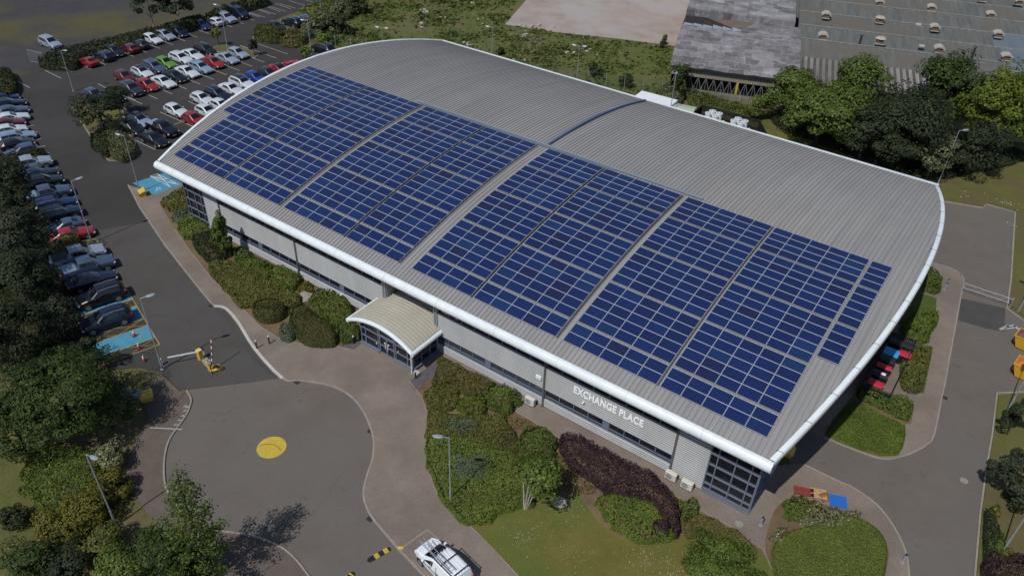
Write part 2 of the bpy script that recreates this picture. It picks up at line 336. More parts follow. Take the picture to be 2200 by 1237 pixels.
# islands in the car park
isl = MB()
ISL = {'tree': [(155, 232), (190, 205), (262, 232), (275, 285), (290, 305), (297, 334), (270, 345), (235, 345), (215, 330), (197, 296)],
       'lamp': [(455, 104), (480, 92), (497, 104), (520, 100), (556, 118), (548, 124), (530, 122), (520, 106), (470, 112)],
       'mid': [(-30, 340), (95, 325), (102, 330), (60, 345), (-10, 352)], 'bed': [(110, 530), (206, 513), (213, 522), (222, 538), (160, 545), (120, 548)],
       'corner': [(0, 172), (22, 165), (35, 205), (0, 215), (-60, 230), (-60, 190)], 'head': [(543, 82), (552, 62), (600, 70), (660, 78), (720, 96), (742, 112), (690, 104), (620, 96), (572, 88)]}
for k, p in ISL.items(): isl.prism(GP(p, .1), -.02, .11)
structure('planting_island', isl, M['verge'])
ik = MB()
for k in ('tree', 'lamp', 'bed', 'head'): ik.strip(GP(ISL[k], .1), .12, -.03, .118, 0, True)
structure('island_kerb', ik, M['kerb'])

# ================================================================ painted markings
wl = MB()
def bayline(m, a, b, w=.1, z=.008):
    A, B = G(*a)[:2], G(*b)[:2]; m.strip([A, B], w, z, z)
for a, b in [((31, 172), (64, 189)), ((97, 152), (131, 168.5)), ((131, 143), (163, 158.5)), ((161, 134), (194, 149)), ((529, 26), (558, 37.5)), ((549, 19), (580, 31)), ((570, 13.5), (602, 26)), ((591, 8), (625, 20)), ((344, 241), (424, 277)), ((405, 218), (440, 234)), ((210, 180), (232, 192)), ((262, 203), (291, 216)), ((283, 298), (334, 322)), ((373, 268.5), (402, 257.5))]:
    bayline(wl, a, b)
# bay lines between the cars of the tree-side rows (they run under the cars)
for k in range(22):
    y = 13.2+2.5*k
    if y > 15: wl.strip([(-55.0, y), (-50.3, y)], .1, .008, .008)
for (x0, x1, ys) in ((-41.6, -37.0, range(0, 13)), (-36.8, -32.2, range(0, 13)), (-24.3, -19.7, range(0, 14))):
    for k in ys: wl.strip([(x0, 12.9+2.5*k), (x1, 12.9+2.5*k)], .1, .008, .008)
AX = np.array([math.cos(R(-17.8)), math.sin(R(-17.8))]); AY = np.array([math.cos(R(72.2)), math.sin(R(72.2))])
P0 = G(194, 495.5)[:2]
for k in range(-15, 6):
    q = P0+AX*2.5*k; wl.strip([q-AY*4.6, q+AY*.25], .1, .008, .008)
structure('bay_line', wl, M['white_line'])
bb = MB().sheet(GP([(285, 395), (352, 373), (393, 397), (333, 420)], .02), .108)
for k in range(3):
    a, b, c, d = [((269.6, 619.5), (284, 643), None, None), ((293, 657), (308, 684.5), None, None), ((318, 698), (332.7, 725), None, None)][k]
    A, B = G(*a)[:2], G(*b)[:2]; bb.sheet([tuple(A), tuple(B), tuple(B-AY*5.4), tuple(A-AY*5.4)], .006)
structure('blue_bay', bb, M['blue_paint'])
yl = MB()
A0 = G(263.5, 606)[:2]; A1 = G(343, 740)[:2]; yl.strip([A0, A1], .1, .01, .01)
for t in [(263.5, 606), (269.6, 619.5), (284, 643), (293, 657), (308, 684.5), (318, 698), (332.7, 725), (343, 740)]:
    q = G(*t)[:2]; yl.strip([q, q-AY*5.6], .1, .01, .01)
for (a, b) in [((263.5, 606), (269.6, 619.5)), ((284, 643), (293, 657)), ((308, 684.5), (318, 698)), ((332.7, 725), (343, 740))]:
    A, B = G(*a)[:2], G(*b)[:2]
    for k in range(2): yl.strip([A-AY*2.7*k, B-AY*2.7*(k+1)], .06, .014, .014); yl.strip([B-AY*2.7*k, A-AY*2.7*(k+1)], .06, .018, .018)
def wheelchair(m, c, s, ang, z, w):
    """painted wheelchair-user symbol"""
    ca, sa = math.cos(ang), math.sin(ang); T = lambda x, y: (c[0]+s*(x*ca-y*sa), c[1]+s*(x*sa+y*ca))
    m.strip([T(.38*math.cos(t), -.25+.38*math.sin(t)) for t in np.linspace(2.2, 6.2, 14)], w, z, z)
    m.strip([T(.0, .55), T(.02, .1), T(.38, .1), T(.5, -.45), T(.66, -.4)], w, z+.0015, z+.0015)
    m.sheet([T(.12*math.cos(t), .72+.12*math.sin(t)) for t in np.linspace(0, 6.283, 12, endpoint=False)], z)
wheelchair(yl, G(300, 720)[:2], .75, R(-110), .012, .09)
structure('yellow_line', yl, M['yellow_line'])
wc = MB(); wheelchair(wc, G(339.5, 407, .1)[:2], .55, R(-150), .112, .08)
for a, b in [((323, 379), (366, 402)), ((338, 374), (384, 397)), ((323, 379), (384, 397)), ((338, 374), (366, 402)), ((323, 379), (338, 374)), ((323, 379), (362, 386)), ((350, 390), (384, 397))]:
    wc.strip([G(*a, .1)[:2], G(*b, .1)[:2]], .09, .113+.001*len(wc.f) % .004, .113+.001*len(wc.f) % .004)
structure('white_marking', wc, M['white_paint'])
# bay border lines, path marks, worn lettering left on the brick pavement
dm = MB()
for a, b in [((322, 918), (392, 922))]: dm.strip([G(*a, .1)[:2], G(*b, .1)[:2]], .1, .104, .104)
for k, (u, v) in enumerate([(403, 874), (398, 882), (394, 893), (386, 902), (378, 912), (399, 872)]):
    q = G(u-4, v, .1)[:2]; dm.strip([q, q+np.array([.28, .22])], .07, .104, .104); dm.strip([q+np.array([.05, .2]), q+np.array([.05, -.1])], .06, .1055, .1055)
for a, b in [((2148, 708), (2166, 700)), ((2164, 702), (2182, 699)), ((2178, 699), (2190, 708)), ((2160, 705), (2178, 703))]:
    dm.strip([G(*a)[:2], G(*b)[:2]], .3, .012, .012)
structure('worn_marking', dm, M['white_line'])
ci = G(583.5, 960.5)[:2]
disc = MB().sheet([(ci[0]+1.16*math.cos(t), ci[1]+1.16*math.sin(t)) for t in np.linspace(0, 2*math.pi, 40, endpoint=False)], .010)
structure('yellow_roundabout_disc', disc, M['yellow_paint'])
structure('tyre_scuff', MB().strip(smooth_line(GP([(557, 957), (572, 954), (588, 955), (598, 960), (603, 967)]), 4), .14, .012, .012), M['yellow_line'])
# ================================================================ the office building
YC, ZC, RR = 24.3075, -74.8286, 86.1838
YF, YB = -1.2535, 46.5
def rz(y): return ZC+math.sqrt(RR*RR-(y-YC)**2)
def xl(y): t = (y-22.6)/23.9; return -3.72+2.78*t*t
def xr(y): t = (y-22.6)/23.9; return 71.72-3.22*t*t
M['roof'] = noisy('grey_standing_seam_sheet', (.262, .255, .247), (.287, .280, .272), .12, 6, .6, .25, c3=(.252, .250, .249), big=.05, amp=.03, streak=((2.4, .06, .06), .17))
M['seam'] = mat('seam_rib', (.175, .168, .162), .5)
M['cladding'] = noisy('silver_profiled_cladding', (.345, .355, .36), (.385, .395, .40), .15, 4, .45, .4, amp=.03, streak=((.5, 1, .12), .12))
M['pipe'] = mat('grey_downpipe', (.11, .105, .11), .45)
M['fascia'] = noisy('white_bullnose_fascia', (.64, .69, .71), (.69, .74, .76), .25, 5, .38, .4, amp=.02, streak=((1.3, 1, .3), .08))
B = empty('office_building', (34.3, 23, 0)); tag(B, 'large office building with curved grey metal roof and silver ribbed walls', 'building')
BI = Matrix.Translation((-34.3, -23, 0))
def bpart(name, mb, m, parent=None, smooth=0):
    """part of the building, given in world coordinates"""
    o = mb.build(name, m, B if parent is None else parent, smooth)
    if parent is None: o.location = (-34.3, -23, 0)
    return o
# roof sheet + seams
ys = np.linspace(YF, YB, 61); rf = MB()
for i in range(60):
    ya, yb = ys[i], ys[i+1]
    rf.quad((xl(ya), ya, rz(ya)), (xr(ya), ya, rz(ya)), (xr(yb), yb, rz(yb)), (xl(yb), yb, rz(yb)))
    rf.quad((xl(yb), yb, rz(yb)-.28), (xr(yb), yb, rz(yb)-.28), (xr(ya), ya, rz(ya)-.28), (xl(ya), ya, rz(ya)-.28))
roof = bpart('roof', rf, M['roof'], smooth=30)
sm = MB(); x = -3.5
while x < 71.6:
    w = .017
    inside = [y for y in ys if xl(y)+.12 < x < xr(y)-.12]
    for ya, yb in zip(inside[:-1], inside[1:]):
        za, zb = rz(ya), rz(yb)
        sm.quad((x-w, ya, za), (x-w, ya, za+.055), (x-w, yb, zb+.055), (x-w, yb, zb))
        sm.quad((x+w, ya, za), (x+w, yb, zb), (x+w, yb, zb+.055), (x+w, ya, za+.055))
        sm.quad((x-w, ya, za+.055), (x+w, ya, za+.055), (x+w, yb, zb+.055), (x-w, yb, zb+.055))
    x += .4
bpart('seam_ribs', sm, M['seam'], roof)
# verges and rear eave
def verge(fx, sgn):
    m = MB()
    for i in range(60):
        ya, yb = ys[i], ys[i+1]; q = []
        for y in (ya, yb):
            x0 = fx(y); z = rz(y); o = -sgn
            q.append([(x0+o*.20, y, z+.02), (x0+o*.17, y, z+.13), (x0+sgn*.16, y, z+.13), (x0+sgn*.24, y, z+.0), (x0+sgn*.24, y, z-.34), (x0+sgn*.05, y, z-.40), (x0+o*.2, y, z-.36)])
        for k in range(6):
            f = (q[0][k], q[0][k+1], q[1][k+1], q[1][k]); m.quad(*(f if sgn < 0 else f[::-1]))
    return m
vl = bpart('verge_trim', verge(xl, -1), M['fascia'], smooth=40); vr = bpart('verge_trim', verge(xr, 1), M['fascia'], smooth=40)
for y in np.arange(-.4, 46, 3.05):
    x0 = xr(y); bpart('joint', MB().box((x0-.03, y, rz(y)+.07), (.48, .04, .14)), M['pipe'], vr)
re = MB()
zb_ = rz(YB); re.box((33.9, YB+.12, zb_-.08), (xr(YB)-xl(YB)+.4, .34, .3)); bpart('rear_gutter', re, M['fascia'])
# front gutter gap and bullnose fascia
L0, L1 = xl(YF)-.1, xr(YF)+.12
gm = MB().quad((L0, YF-.12, 7.26), (L1, YF-.12, 7.26), (L1, YF+.02, 7.30), (L0, YF+.02, 7.30)).quad((L0, YF+.01, 7.30), (L1, YF+.01, 7.30), (L1, YF+.01, 7.5), (L0, YF+.01, 7.5))
bpart('gutter', gm, M['dark_metal'])
bn = MB(); pr = [(-1.30, 7.56)]+[(-1.34+.47*math.cos(t), 7.08+.48*math.sin(t)) for t in np.linspace(math.pi/2, 3*math.pi/2, 13)]+[(-1.25, 6.60), (-1.25, 7.50)]
xs = np.linspace(L0-.1, L1+.1, 12)
for i in range(11):
    for k in range(len(pr)-1):
        a, b = pr[k], pr[k+1]; bn.quad((xs[i], a[0], a[1]), (xs[i], b[0], b[1]), (xs[i+1], b[0], b[1]), (xs[i+1], a[0], a[1]))
for xx in (xs[0], xs[-1]): bn.add([(xx, a, b) for a, b in pr], [tuple(range(len(pr)))])
fas = bpart('fascia', bn, M['fascia'], smooth=40)
M['joint'] = mat('pale_joint', (.42, .46, .47), .5)
for xx in np.arange(L0+3.1, L1, 6.15):
    fj = MB()
    p2 = [(-1.34+.474*math.cos(t), 7.08+.484*math.sin(t)) for t in np.linspace(math.pi/2, 3*math.pi/2, 13)]
    for k in range(12): fj.quad((xx, *p2[k]), (xx, *p2[k+1]), (xx+.035, *p2[k+1]), (xx+.035, *p2[k]))
    bpart('joint', fj, M['joint'], fas)
bpart('soffit', MB().quad((L0, -1.25, 6.6), (L0, .3, 6.6), (L1, .3, 6.6), (L1, -1.25, 6.6)), M['frame'])
# front wall: profiled cladding segments (ribs are real)
def rib(m, x0, x1, z0, z1, y=0.0, sx=1, axis='x', fixed=0.0):
    p = .225; n = max(1, round((z1-z0)/p)); p = (z1-z0)/n
    prof = []
    for k in range(n): b = z0+k*p; prof += [(0, b), (0, b+.44*p), (-.12, b+.50*p), (-.12, b+.78*p)]
    prof.append((0, z1))
    for k_, (a, b) in enumerate(zip(prof[:-1], prof[1:])):
        g_ = 1 if k_ % 4 == 0 else 0            # recess faces get a dark colour that paints the groove shade
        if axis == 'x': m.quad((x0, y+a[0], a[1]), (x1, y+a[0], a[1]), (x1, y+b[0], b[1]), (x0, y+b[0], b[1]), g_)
        else: m.quad((fixed-a[0], x0, a[1]), (fixed-a[0], x1, a[1]), (fixed-b[0], x1, b[1]), (fixed-b[0], x0, b[1]), g_)
XA, XB = .75, 67.9
bays = [(4.25, 6.9), (6.9, 18.85), (18.85, 31.3), (37.25, 49.3), (49.3, 61.4), (61.4, 64.1)]
wm = MB()
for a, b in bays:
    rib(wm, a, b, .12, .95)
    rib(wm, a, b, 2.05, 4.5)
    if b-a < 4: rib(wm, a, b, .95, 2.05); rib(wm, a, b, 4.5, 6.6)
# returns of the recess over the porch
for xx, s in ((31.3, 1), (37.25, -1)):
    wm.quad((xx, 0, 2.6), (xx, 1.6, 2.6), (xx, 1.6, 6.6), (xx, 0, 6.6))
wm.box((34.3, .3, .06), (67, .5, .12)); 
# pale lining behind the ribs, side and rear walls
def gable(m, x0, t):
    yy = np.linspace(.0, 45.6, 24); top = [(y, rz(y)-.3) for y in yy]
    poly = [(0, 0), (45.6, 0)]+top[::-1]
    m.add([(x0, a, b) for a, b in poly], [tuple(range(len(poly)))])
gable(wm, XA, -1); gable(wm, XB, 1)
wm.quad((XA, 45.6, 0), (XB, 45.6, 0), (XB, 45.6, 8.3), (XA, 45.6, 8.3))
M['groove_shade'] = mat('cladding_groove_shade', (.05, .05, .055), .7); bpart('wall', wm, [M['cladding'], M['groove_shade']])
sw = MB(); rib(sw, 4.2, 45.6, .12, 6.4, axis='y', fixed=XB+.002); bpart('wall', sw, [M['cladding'], M['groove_shade']])
# windows: ribbon + clerestory, four lights either side of a blue-grey post panel
def lights(name, a, b, z0, z1, n, y=.06, blind=False):
    fr = MB(); t = .075
    fr.box(((a+b)/2, y, z0+t/2), (b-a, .10, t)); fr.box(((a+b)/2, y, z1-t/2), (b-a, .10, t))
    for k in range(n+1): fr.box((a+(b-a)*k/n, y-.003, (z0+z1)/2), (t, .10, z1-z0-2*t))
    if z1-z0 < 1.3: fr.box(((a+b)/2, y+.004, z0+.34), (b-a, .08, .05))
    o = bpart(name, fr, M['frame'])
    bpart('pane', MB().quad((a, y+.05, z0), (b, y+.05, z0), (b, y+.05, z1), (a, y+.05, z1)), M['glass_pale'] if blind else M['glass'], o)
    return o
pan = MB()
for k, (a, b) in enumerate(bays):
    if b-a < 4: continue
    mid = (a+b)/2
    lights('window', a+.12, mid-.28, .97, 2.03, 4, blind=(k in (3,))); lights('window', mid+.28, b-.12, .97, 2.03, 4, blind=(k in (3,)))
    pan.box((mid, .05, 1.5), (.5, .09, 1.06))
    lights('window', a+.1, b-.1, 4.52, 6.58, 8)
bpart('post_panel', pan, M['frame'])
sill = MB()
for a, b in bays:
    if b-a > 4: sill.quad((a, -.10, .93), (b, -.10, .93), (b, .02, .985), (a, .02, .985)); sill.quad((a, -.10, .90), (b, -.10, .90), (b, -.10, .93), (a, -.10, .93))
bpart('sill', sill, M['cladding'])
for xx in (6.9, 18.85, 49.3, 61.4):
    bpart('downpipe', MB().cyl((xx, -.14, .12), (xx, -.14, 6.6), .09, None, 10).box((xx, -.04, 3.3), (.22, .12, 6.5)).cyl((xx, -.14, .12), (xx, -.26, .10), .1, .09, 8), M['pipe'])
for xx, d in ((31.15, -1), (37.4, 1)):
    bpart('downpipe', MB().cyl((xx+.16*d, -.16, .12), (xx+.16*d, -.16, 6.6), .09, None, 10).cyl((xx-.1*d, -.16, 2.9), (xx-.1*d, -.16, 6.6), .09, None, 10).box((xx, .02, 4.6), (.5, .16, 4.0)), M['grey_metal'])
# recessed dark glazing above the porch
lights('window', 31.3, 37.25, 2.7, 6.58, 5, y=1.55)
# glazed corners
def corner(x0, x1, xs_, side):
    zs = [.12, .42, 1.05, 2.05, 3.15, 4.3, 5.5, 6.58]; fr = MB(); t = .09
    for z in zs: fr.box(((x0+x1)/2, -.02, z), (x1-x0, .14, t))
    for xx in xs_: fr.box((xx, -.024, 3.4), (t, .14, 6.4))
    o = bpart('corner_window', fr, M['frame'])
    bpart('pane', MB().quad((x0, .03, .1), (x1, .03, .1), (x1, .03, 6.58), (x0, .03, 6.58)), M['glass'], o)
    bpart('plinth', MB().box(((x0+x1)/2, -.06, .18), (x1-x0+.12, .22, .14)), M['frame'], o)
    f2 = MB(); xx = XB+.04 if side > 0 else XA-.04
    for z in zs: f2.box((xx, 2.05, z), (.12, 4.1, t))
    for yy in (.0, .9, 2.05, 3.2, 4.1): f2.box((xx+.003*side, yy, 3.4), (.12, t, 6.4))
    o2 = bpart('corner_window', f2, M['frame'])
    bpart('pane', MB().quad((xx-.01*side, 0, .1), (xx-.01*side, 4.1, .1), (xx-.01*side, 4.1, 6.58), (xx-.01*side, 0, 6.58)), M['glass'], o2)
    bpart('plinth', MB().box((xx+.02*side, 2.05, .18), (.22, 4.2, .14)), M['frame'], o2)
corner(64.15, 67.9, (64.15, 64.75, 66.1, 67.3, 67.9), 1); corner(.75, 4.2, (.75, 1.3, 2.6, 3.7, 4.2), -1)
# dark louvred doors and windows on the right-hand end wall
for (a, b, z0, z1) in ((6, 14, 1.0, 2.3), (24, 30, 1.0, 2.3), (33, 43, 1.0, 2.3), (7, 42, 4.4, 5.6)):
    m = MB()
    for k in range(int((b-a)/1.2)+1): m.box((XB+.05, a+(b-a)*k/int((b-a)/1.2), (z0+z1)/2), (.1, .07, z1-z0))
    for z in (z0, z1): m.box((XB+.053, (a+b)/2, z), (.1, b-a, .07))
    o = bpart('window', m, M['frame']); bpart('pane', MB().quad((XB+.07, a, z0), (XB+.07, b, z0), (XB+.07, b, z1), (XB+.07, a, z1)), M['glass'], o)
dr = MB().box((XB+.05, 20.2, 1.25), (.14, 2.2, 2.4)); bpart('door', dr, M['frame'])
bpart('end_lamp', MB().bbox((68.62, -1.2, 6.95), (.2, .2, .12), .03), M['white_metal'])
# ---------------------------------------------------------------- porch (part of the building: it cannot be pushed away on its own)
PX0, PX1, PY0 = 30.15, 38.0, -4.0
xm = (PX0+PX1)/2; hw = (PX1-PX0)/2; sag = 1.12; Rp = (hw*hw+sag*sag)/(2*sag)
def pz(x): return 2.66+sag-Rp+math.sqrt(Rp*Rp-(x-xm)**2)
px = np.linspace(PX0+.12, PX1-.12, 25); pm = MB(); rb = MB()
M['porch_roof'] = noisy('cream_porch_sheet', (.36, .34, .28), (.42, .395, .33), .5, 6, .30, .5, amp=.05)
for i in range(24):
    a, b = px[i], px[i+1]
    pm.quad((a, PY0+.1, pz(a)+.12), (b, PY0+.1, pz(b)+.12), (b, 1.5, pz(b)+.12), (a, 1.5, pz(a)+.12))
    pm.quad((a, 1.5, pz(a)-.05), (b, 1.5, pz(b)-.05), (b, PY0+.1, pz(b)-.05), (a, PY0+.1, pz(a)-.05))
    for yy in np.arange(PY0+.45, 1.3, .38):
        za, zb = pz(a)+.12, pz(b)+.12
        rb.quad((a, yy-.05, za), (b, yy-.05, zb), (b, yy-.02, zb+.06), (a, yy-.02, za+.06)); rb.quad((a, yy-.02, za+.06), (b, yy-.02, zb+.06), (b, yy+.02, zb+.06), (a, yy+.02, za+.06)); rb.quad((a, yy+.02, za+.06), (b, yy+.02, zb+.06), (b, yy+.05, zb), (a, yy+.05, za))
pr_ = bpart('porch_roof', pm, M['porch_roof'], smooth=30); bpart('seam_ribs', rb, M['porch_roof'], pr_)
pf = MB(); fx_ = np.linspace(PX0, PX1, 25)
for i in range(24):
    a, b = fx_[i], fx_[i+1]; q = []
    for xx in (a, b):
        z = pz(xx); q.append([(xx, PY0+.12, z+.14)]+[(xx, PY0+.02-.2*math.sin(t), z-.06+.22*math.cos(t)) for t in np.linspace(0, math.pi, 7)]+[(xx, PY0+.12, z-.26)])
    for k in range(len(q[0])-1): pf.quad(q[0][k], q[0][k+1], q[1][k+1], q[1][k])
for s, xx in ((-1, PX0), (1, PX1)):
    z = pz(xx); pts = [(xx-s*.10, z+.16)]+[(xx+s*.02+s*.2*math.sin(t), z-.06+.22*math.cos(t)) for t in np.linspace(0, math.pi, 7)]+[(xx-s*.12, z-.26)]
    for k in range(len(pts)-1):
        f = ((pts[k][0], PY0-.12, pts[k][1]), (pts[k+1][0], PY0-.12, pts[k+1][1]), (pts[k+1][0], -.08, pts[k+1][1]), (pts[k][0], -.08, pts[k][1])); pf.quad(*(f if s < 0 else f[::-1]))
    pf.add([(a, PY0-.12, b) for a, b in pts], [tuple(range(len(pts)))])
bpart('porch_fascia', pf, M['fascia'], smooth=45)
# glazed porch front with doors
Y0 = -3.45; gx = [31.2, 31.75, 33.35, 33.55, 35.3, 35.5, 36.9, 37.5]; fm = MB(); t = .1
for xx in gx: fm.box((xx, Y0, (pz(xx)-.1+.1)/2), (t, .12, pz(xx)-.1-.1))
for z in (.2, 1.15, 2.05, 2.62): fm.box((32.38, Y0+.004, z), (2.35, .11, .08)); fm.box((36.4, Y0+.004, z), (2.2, .11, .08))
for z in (2.2, 2.75): fm.box((34.4, Y0+.004, z), (2.0, .11, .08))
for xx, b in ((31.2, -1), (37.5, 1)):
    for yy in (-2.3, -1.15, -.05): fm.box((xx, yy, 1.4), (.11, .09, 2.6))
    for z in (.2, 1.15, 2.05, 2.6): fm.box((xx+.003, -1.75, z), (.11, 3.3, .08))
pg = bpart('porch_frame', fm, M['frame'])
gl = MB(); gxx = np.linspace(31.2, 37.5, 13)
for i in range(12): gl.quad((gxx[i], Y0+.04, .1), (gxx[i+1], Y0+.04, .1), (gxx[i+1], Y0+.04, pz(gxx[i+1])-.08), (gxx[i], Y0+.04, pz(gxx[i])-.08))
for xx in (31.23, 37.47): gl.quad((xx, Y0+.04, .1), (xx, -.02, .1), (xx, -.02, 2.75), (xx, Y0+.04, 2.75))
bpart('pane', gl, M['glass'], pg)
pl = MB().box((32.3, Y0-.08, .2), (2.4, .3, .22)).box((36.45, Y0-.08, .2), (2.2, .3, .22)).box((31.12, -1.75, .2), (.3, 3.3, .22)).box((37.6, -1.75, .2), (.3, 3.3, .22))
bpart('plinth', pl, M['frame'], pg)
for k, cx in enumerate((33.98, 34.87)):
    d = MB(); 
    for s in (-1, 1): d.box((cx+s*.40, Y0-.02, 1.13), (.085, .09, 2.0))
    for z in (.17, 1.1, 2.1): d.box((cx, Y0-.016, z), (.8, .085, .1))
    do = bpart('door', d, M['frame'], None)
    bpart('handle', MB().box((cx+(.3 if k == 0 else -.3), Y0-.1, 1.2), (.05, .06, .5)).bbox((cx+(.22 if k == 0 else -.22), Y0-.075, 1.55), (.16, .02, .16), .005), M['white_metal'], do)
bpart('notice', MB().bbox((33.1, Y0-.065, 1.0), (.16, .01, .22), .003).bbox((35.8, Y0-.065, 1.4), (.14, .01, .2), .003), mat('yellow_notice', (.6, .5, .2), .5), pg)
bpart('downpipe', MB().cyl((37.72, -3.9, .1), (37.72, -3.9, 2.5), .05, None, 8), M['white_metal'])
bpart('drain_slab', MB().bbox((37.95, -3.55, .16), (.55, .5, .08), .02), M['kerb_white'])
# ---------------------------------------------------------------- lettering: EXCHANGE PLACE
def text_mesh(name, body, size, ext):
    c = bpy.data.curves.new(name, 'FONT'); c.body = body; c.size = size; c.extrude = ext; c.align_x = 'LEFT'; c.space_character = 1.06; c.offset = .036
    t = bpy.data.objects.new(name, c); col.objects.link(t)
    dg = bpy.context.evaluated_depsgraph_get(); me = bpy.data.meshes.new_from_object(t.evaluated_get(dg))
    bpy.data.objects.remove(t); return me
tm = text_mesh('wall_lettering', 'EXCHANGE PLACE', 1.0, .012)
bb_ = [v.co for v in tm.vertices]; tw = max(v.x for v in bb_)-min(v.x for v in bb_); th = max(v.y for v in bb_)-min(v.y for v in bb_)
to = bpy.data.objects.new('wall_lettering', tm); col.objects.link(to); tm.materials.append(mat('white_letter', (.95, .95, .95), .4))
to.rotation_euler = (R(90), 0, 0); to.scale = (6.4/tw, .78/th, 1); to.location = (52.15, -.135, 3.50)
tag(to, 'white capital letters EXCHANGE PLACE fixed across the silver ribbed wall', 'lettering')

# ================================================================ solar arrays
def cell_material(name, base, grid):
    m, nt, b = new_mat(name); setc(b, base, .22, 0, .30); b.inputs['Coat Weight'].default_value = .10; b.inputs['Coat Roughness'].default_value = .12
    g = nt.nodes.new('ShaderNodeTexCoord'); sp = nt.nodes.new('ShaderNodeSeparateXYZ'); nt.links.new(g.outputs['Object'], sp.inputs[0])
    ms = []
    for ax, n, L in (('X', 10, 1.60), ('Y', 6, .94)):
        a = nt.nodes.new('ShaderNodeMath'); a.operation = 'MULTIPLY'; a.inputs[1].default_value = n/L; nt.links.new(sp.outputs[ax], a.inputs[0])
        f = nt.nodes.new('ShaderNodeMath'); f.operation = 'PINGPONG'; f.inputs[1].default_value = .5; nt.links.new(a.outputs[0], f.inputs[0])
        c = nt.nodes.new('ShaderNodeMath'); c.operation = 'LESS_THAN'; c.inputs[1].default_value = .055; nt.links.new(f.outputs[0], c.inputs[0]); ms.append(c)
    mx = nt.nodes.new('ShaderNodeMath'); mx.operation = 'MAXIMUM'; nt.links.new(ms[0].outputs[0], mx.inputs[0]); nt.links.new(ms[1].outputs[0], mx.inputs[1])
    oi = nt.nodes.new('ShaderNodeObjectInfo')
    r = _ramp(nt, oi.outputs['Random'], [(0.0, (.010, .009, .036)), (.12, (.006, .011, .054)), (.5, (.005, .013, .068)), (.85, (.006, .017, .076)), (1.0, (.007, .026, .085))])
    nz = _noise(nt, 6, 3, .7, g.outputs['Object']); k = _ramp(nt, nz.outputs['Fac'], [(.3, (.85, .85, .85)), (.7, (1.15, 1.15, 1.15))])
    cc = _mix(nt, 1.0, r.outputs['Color'], k.outputs['Color'], 'MULTIPLY')
    out = _mix(nt, mx.outputs[0], cc, grid); nt.links.new(out, b.inputs['Base Color'])
    return m
M['cells'] = cell_material('blue_solar_cells', (.012, .02, .12), (.036, .06, .16))
M['panel_frame'] = mat('silver_panel_frame', (.46, .50, .56), .35, .2)
def panel_mesh():
    m = MB(); w, d, h, t = .823, .4930, .04, .021
    m.box((0, 0, -.005), (2*w, 2*d, h-.012), 0)
    for s in (-1, 1): m.box((s*(w-t/2), 0, h/2-.004), (t, 2*d, .022), 0); m.box((0, s*(d-t/2), h/2-.004), (2*w-2*t, t, .022), 0)
    z = h/2-.006; m.quad((-w+t, -d+t, z), (w-t, -d+t, z), (w-t, d-t, z), (-w+t, d-t, z), 1)
    o = m.build('solar_panel', [M['panel_frame'], M['cells']]); me = o.data; bpy.data.objects.remove(o); return me
PM = panel_mesh(); PWX, PWY, RGAP, S0 = 1.67, 1.0053, .2023, .1476
gaps = dict(A=.2906, B=.7076, C=.2906, D=1.5393, E=.2906, F=.6742, G=.2906, H=.2191)
cols_ = {}; x = 0.0
for n, c in zip('ABCDEFGHI', (5, 5, 5, 4, 4, 5, 5, 5, 1)):
    cols_[n] = (x, c); x += c*PWX+gaps.get(n, 0)
th0 = math.asin((0-YC)/RR)
def arc(s, lift=0.0):
    t = th0+s/RR; return YC+(RR+lift)*math.sin(t), ZC+(RR+lift)*math.cos(t), -t
rows_ = []; s = S0
for c in (2, 5, 5, 5, 4): rows_.append((s, c)); s += c*PWY+RGAP
STOP = s-RGAP
ordw = ['first', 'second', 'third', 'fourth', 'fifth', 'sixth', 'seventh', 'eighth', 'ninth']
roww = ['lowest block', 'second block up', 'third block up', 'fourth block up', 'topmost block']
def array(name_col, ci, ri, x0, ncol, s0, nrow, skip_first=0, label=None):
    sm_ = s0+nrow*PWY/2; y, z, tilt = arc(sm_, .12); a = empty('solar_array', (x0+ncol*PWX/2, y, z)); a.rotation_euler = (-(th0+sm_/RR), 0, 0)
    tag(a, label, 'solar array', 'solar panel blocks on the curved roof')
    inv = (Matrix.Translation(a.location) @ a.rotation_euler.to_matrix().to_4x4()).inverted()
    rl = MB()
    for c in range(ncol):
        for r in range(nrow):
            sp_ = s0+(r+.5)*PWY; yy, zz, _ = arc(sp_, .14)
            o = bpy.data.objects.new('solar_panel', PM); col.objects.link(o); o.parent = a
            o.matrix_local = inv @ (Matrix.Translation((x0+(c+.5)*PWX, yy, zz)) @ Matrix.Rotation(-(th0+sp_/RR), 4, 'X'))
    for r in range(nrow):
        for q in (.25, .75):
            yy, zz, _ = arc(s0+(r+q)*PWY, .085); rl.box((x0+ncol*PWX/2, yy, zz), (ncol*PWX+.12, .04, .05))
    ro = rl.build('mounting_rails', M['grey_metal'], a)
    ro.data.transform(inv)
for ci, n in enumerate('ABCDEFGH'):
    x0, nc = cols_[n]
    for ri, (s0, nr) in enumerate(rows_):
        xx, cc = x0, nc
        if n == 'A' and ri in (3, 4): xx, cc = x0-PWX, nc+1
        lab = f'{roww[ri]} of {cc*nr} solar panels in the {ordw[ci]} wide column from the car park'
        array(n, ci, ri, xx, cc, s0, nr, label=lab)
array('X', 0, 2, -PWX, 1, rows_[2][0]+PWY, 4, label='lone strip of four solar panels jutting out at the car park end of the array')
xi = cols_['I'][0]
array('I', 8, 2, xi, 1, rows_[2][0]+PWY, 4, label='lowest four panels of the single file column at the right end of the roof')
array('I', 8, 3, xi, 1, rows_[3][0], 5, label='middle five panels of the single file column at the right end of the roof')
array('I', 8, 4, xi, 1, rows_[4][0], 4, label='top four panels of the single file column at the right end of the roof')
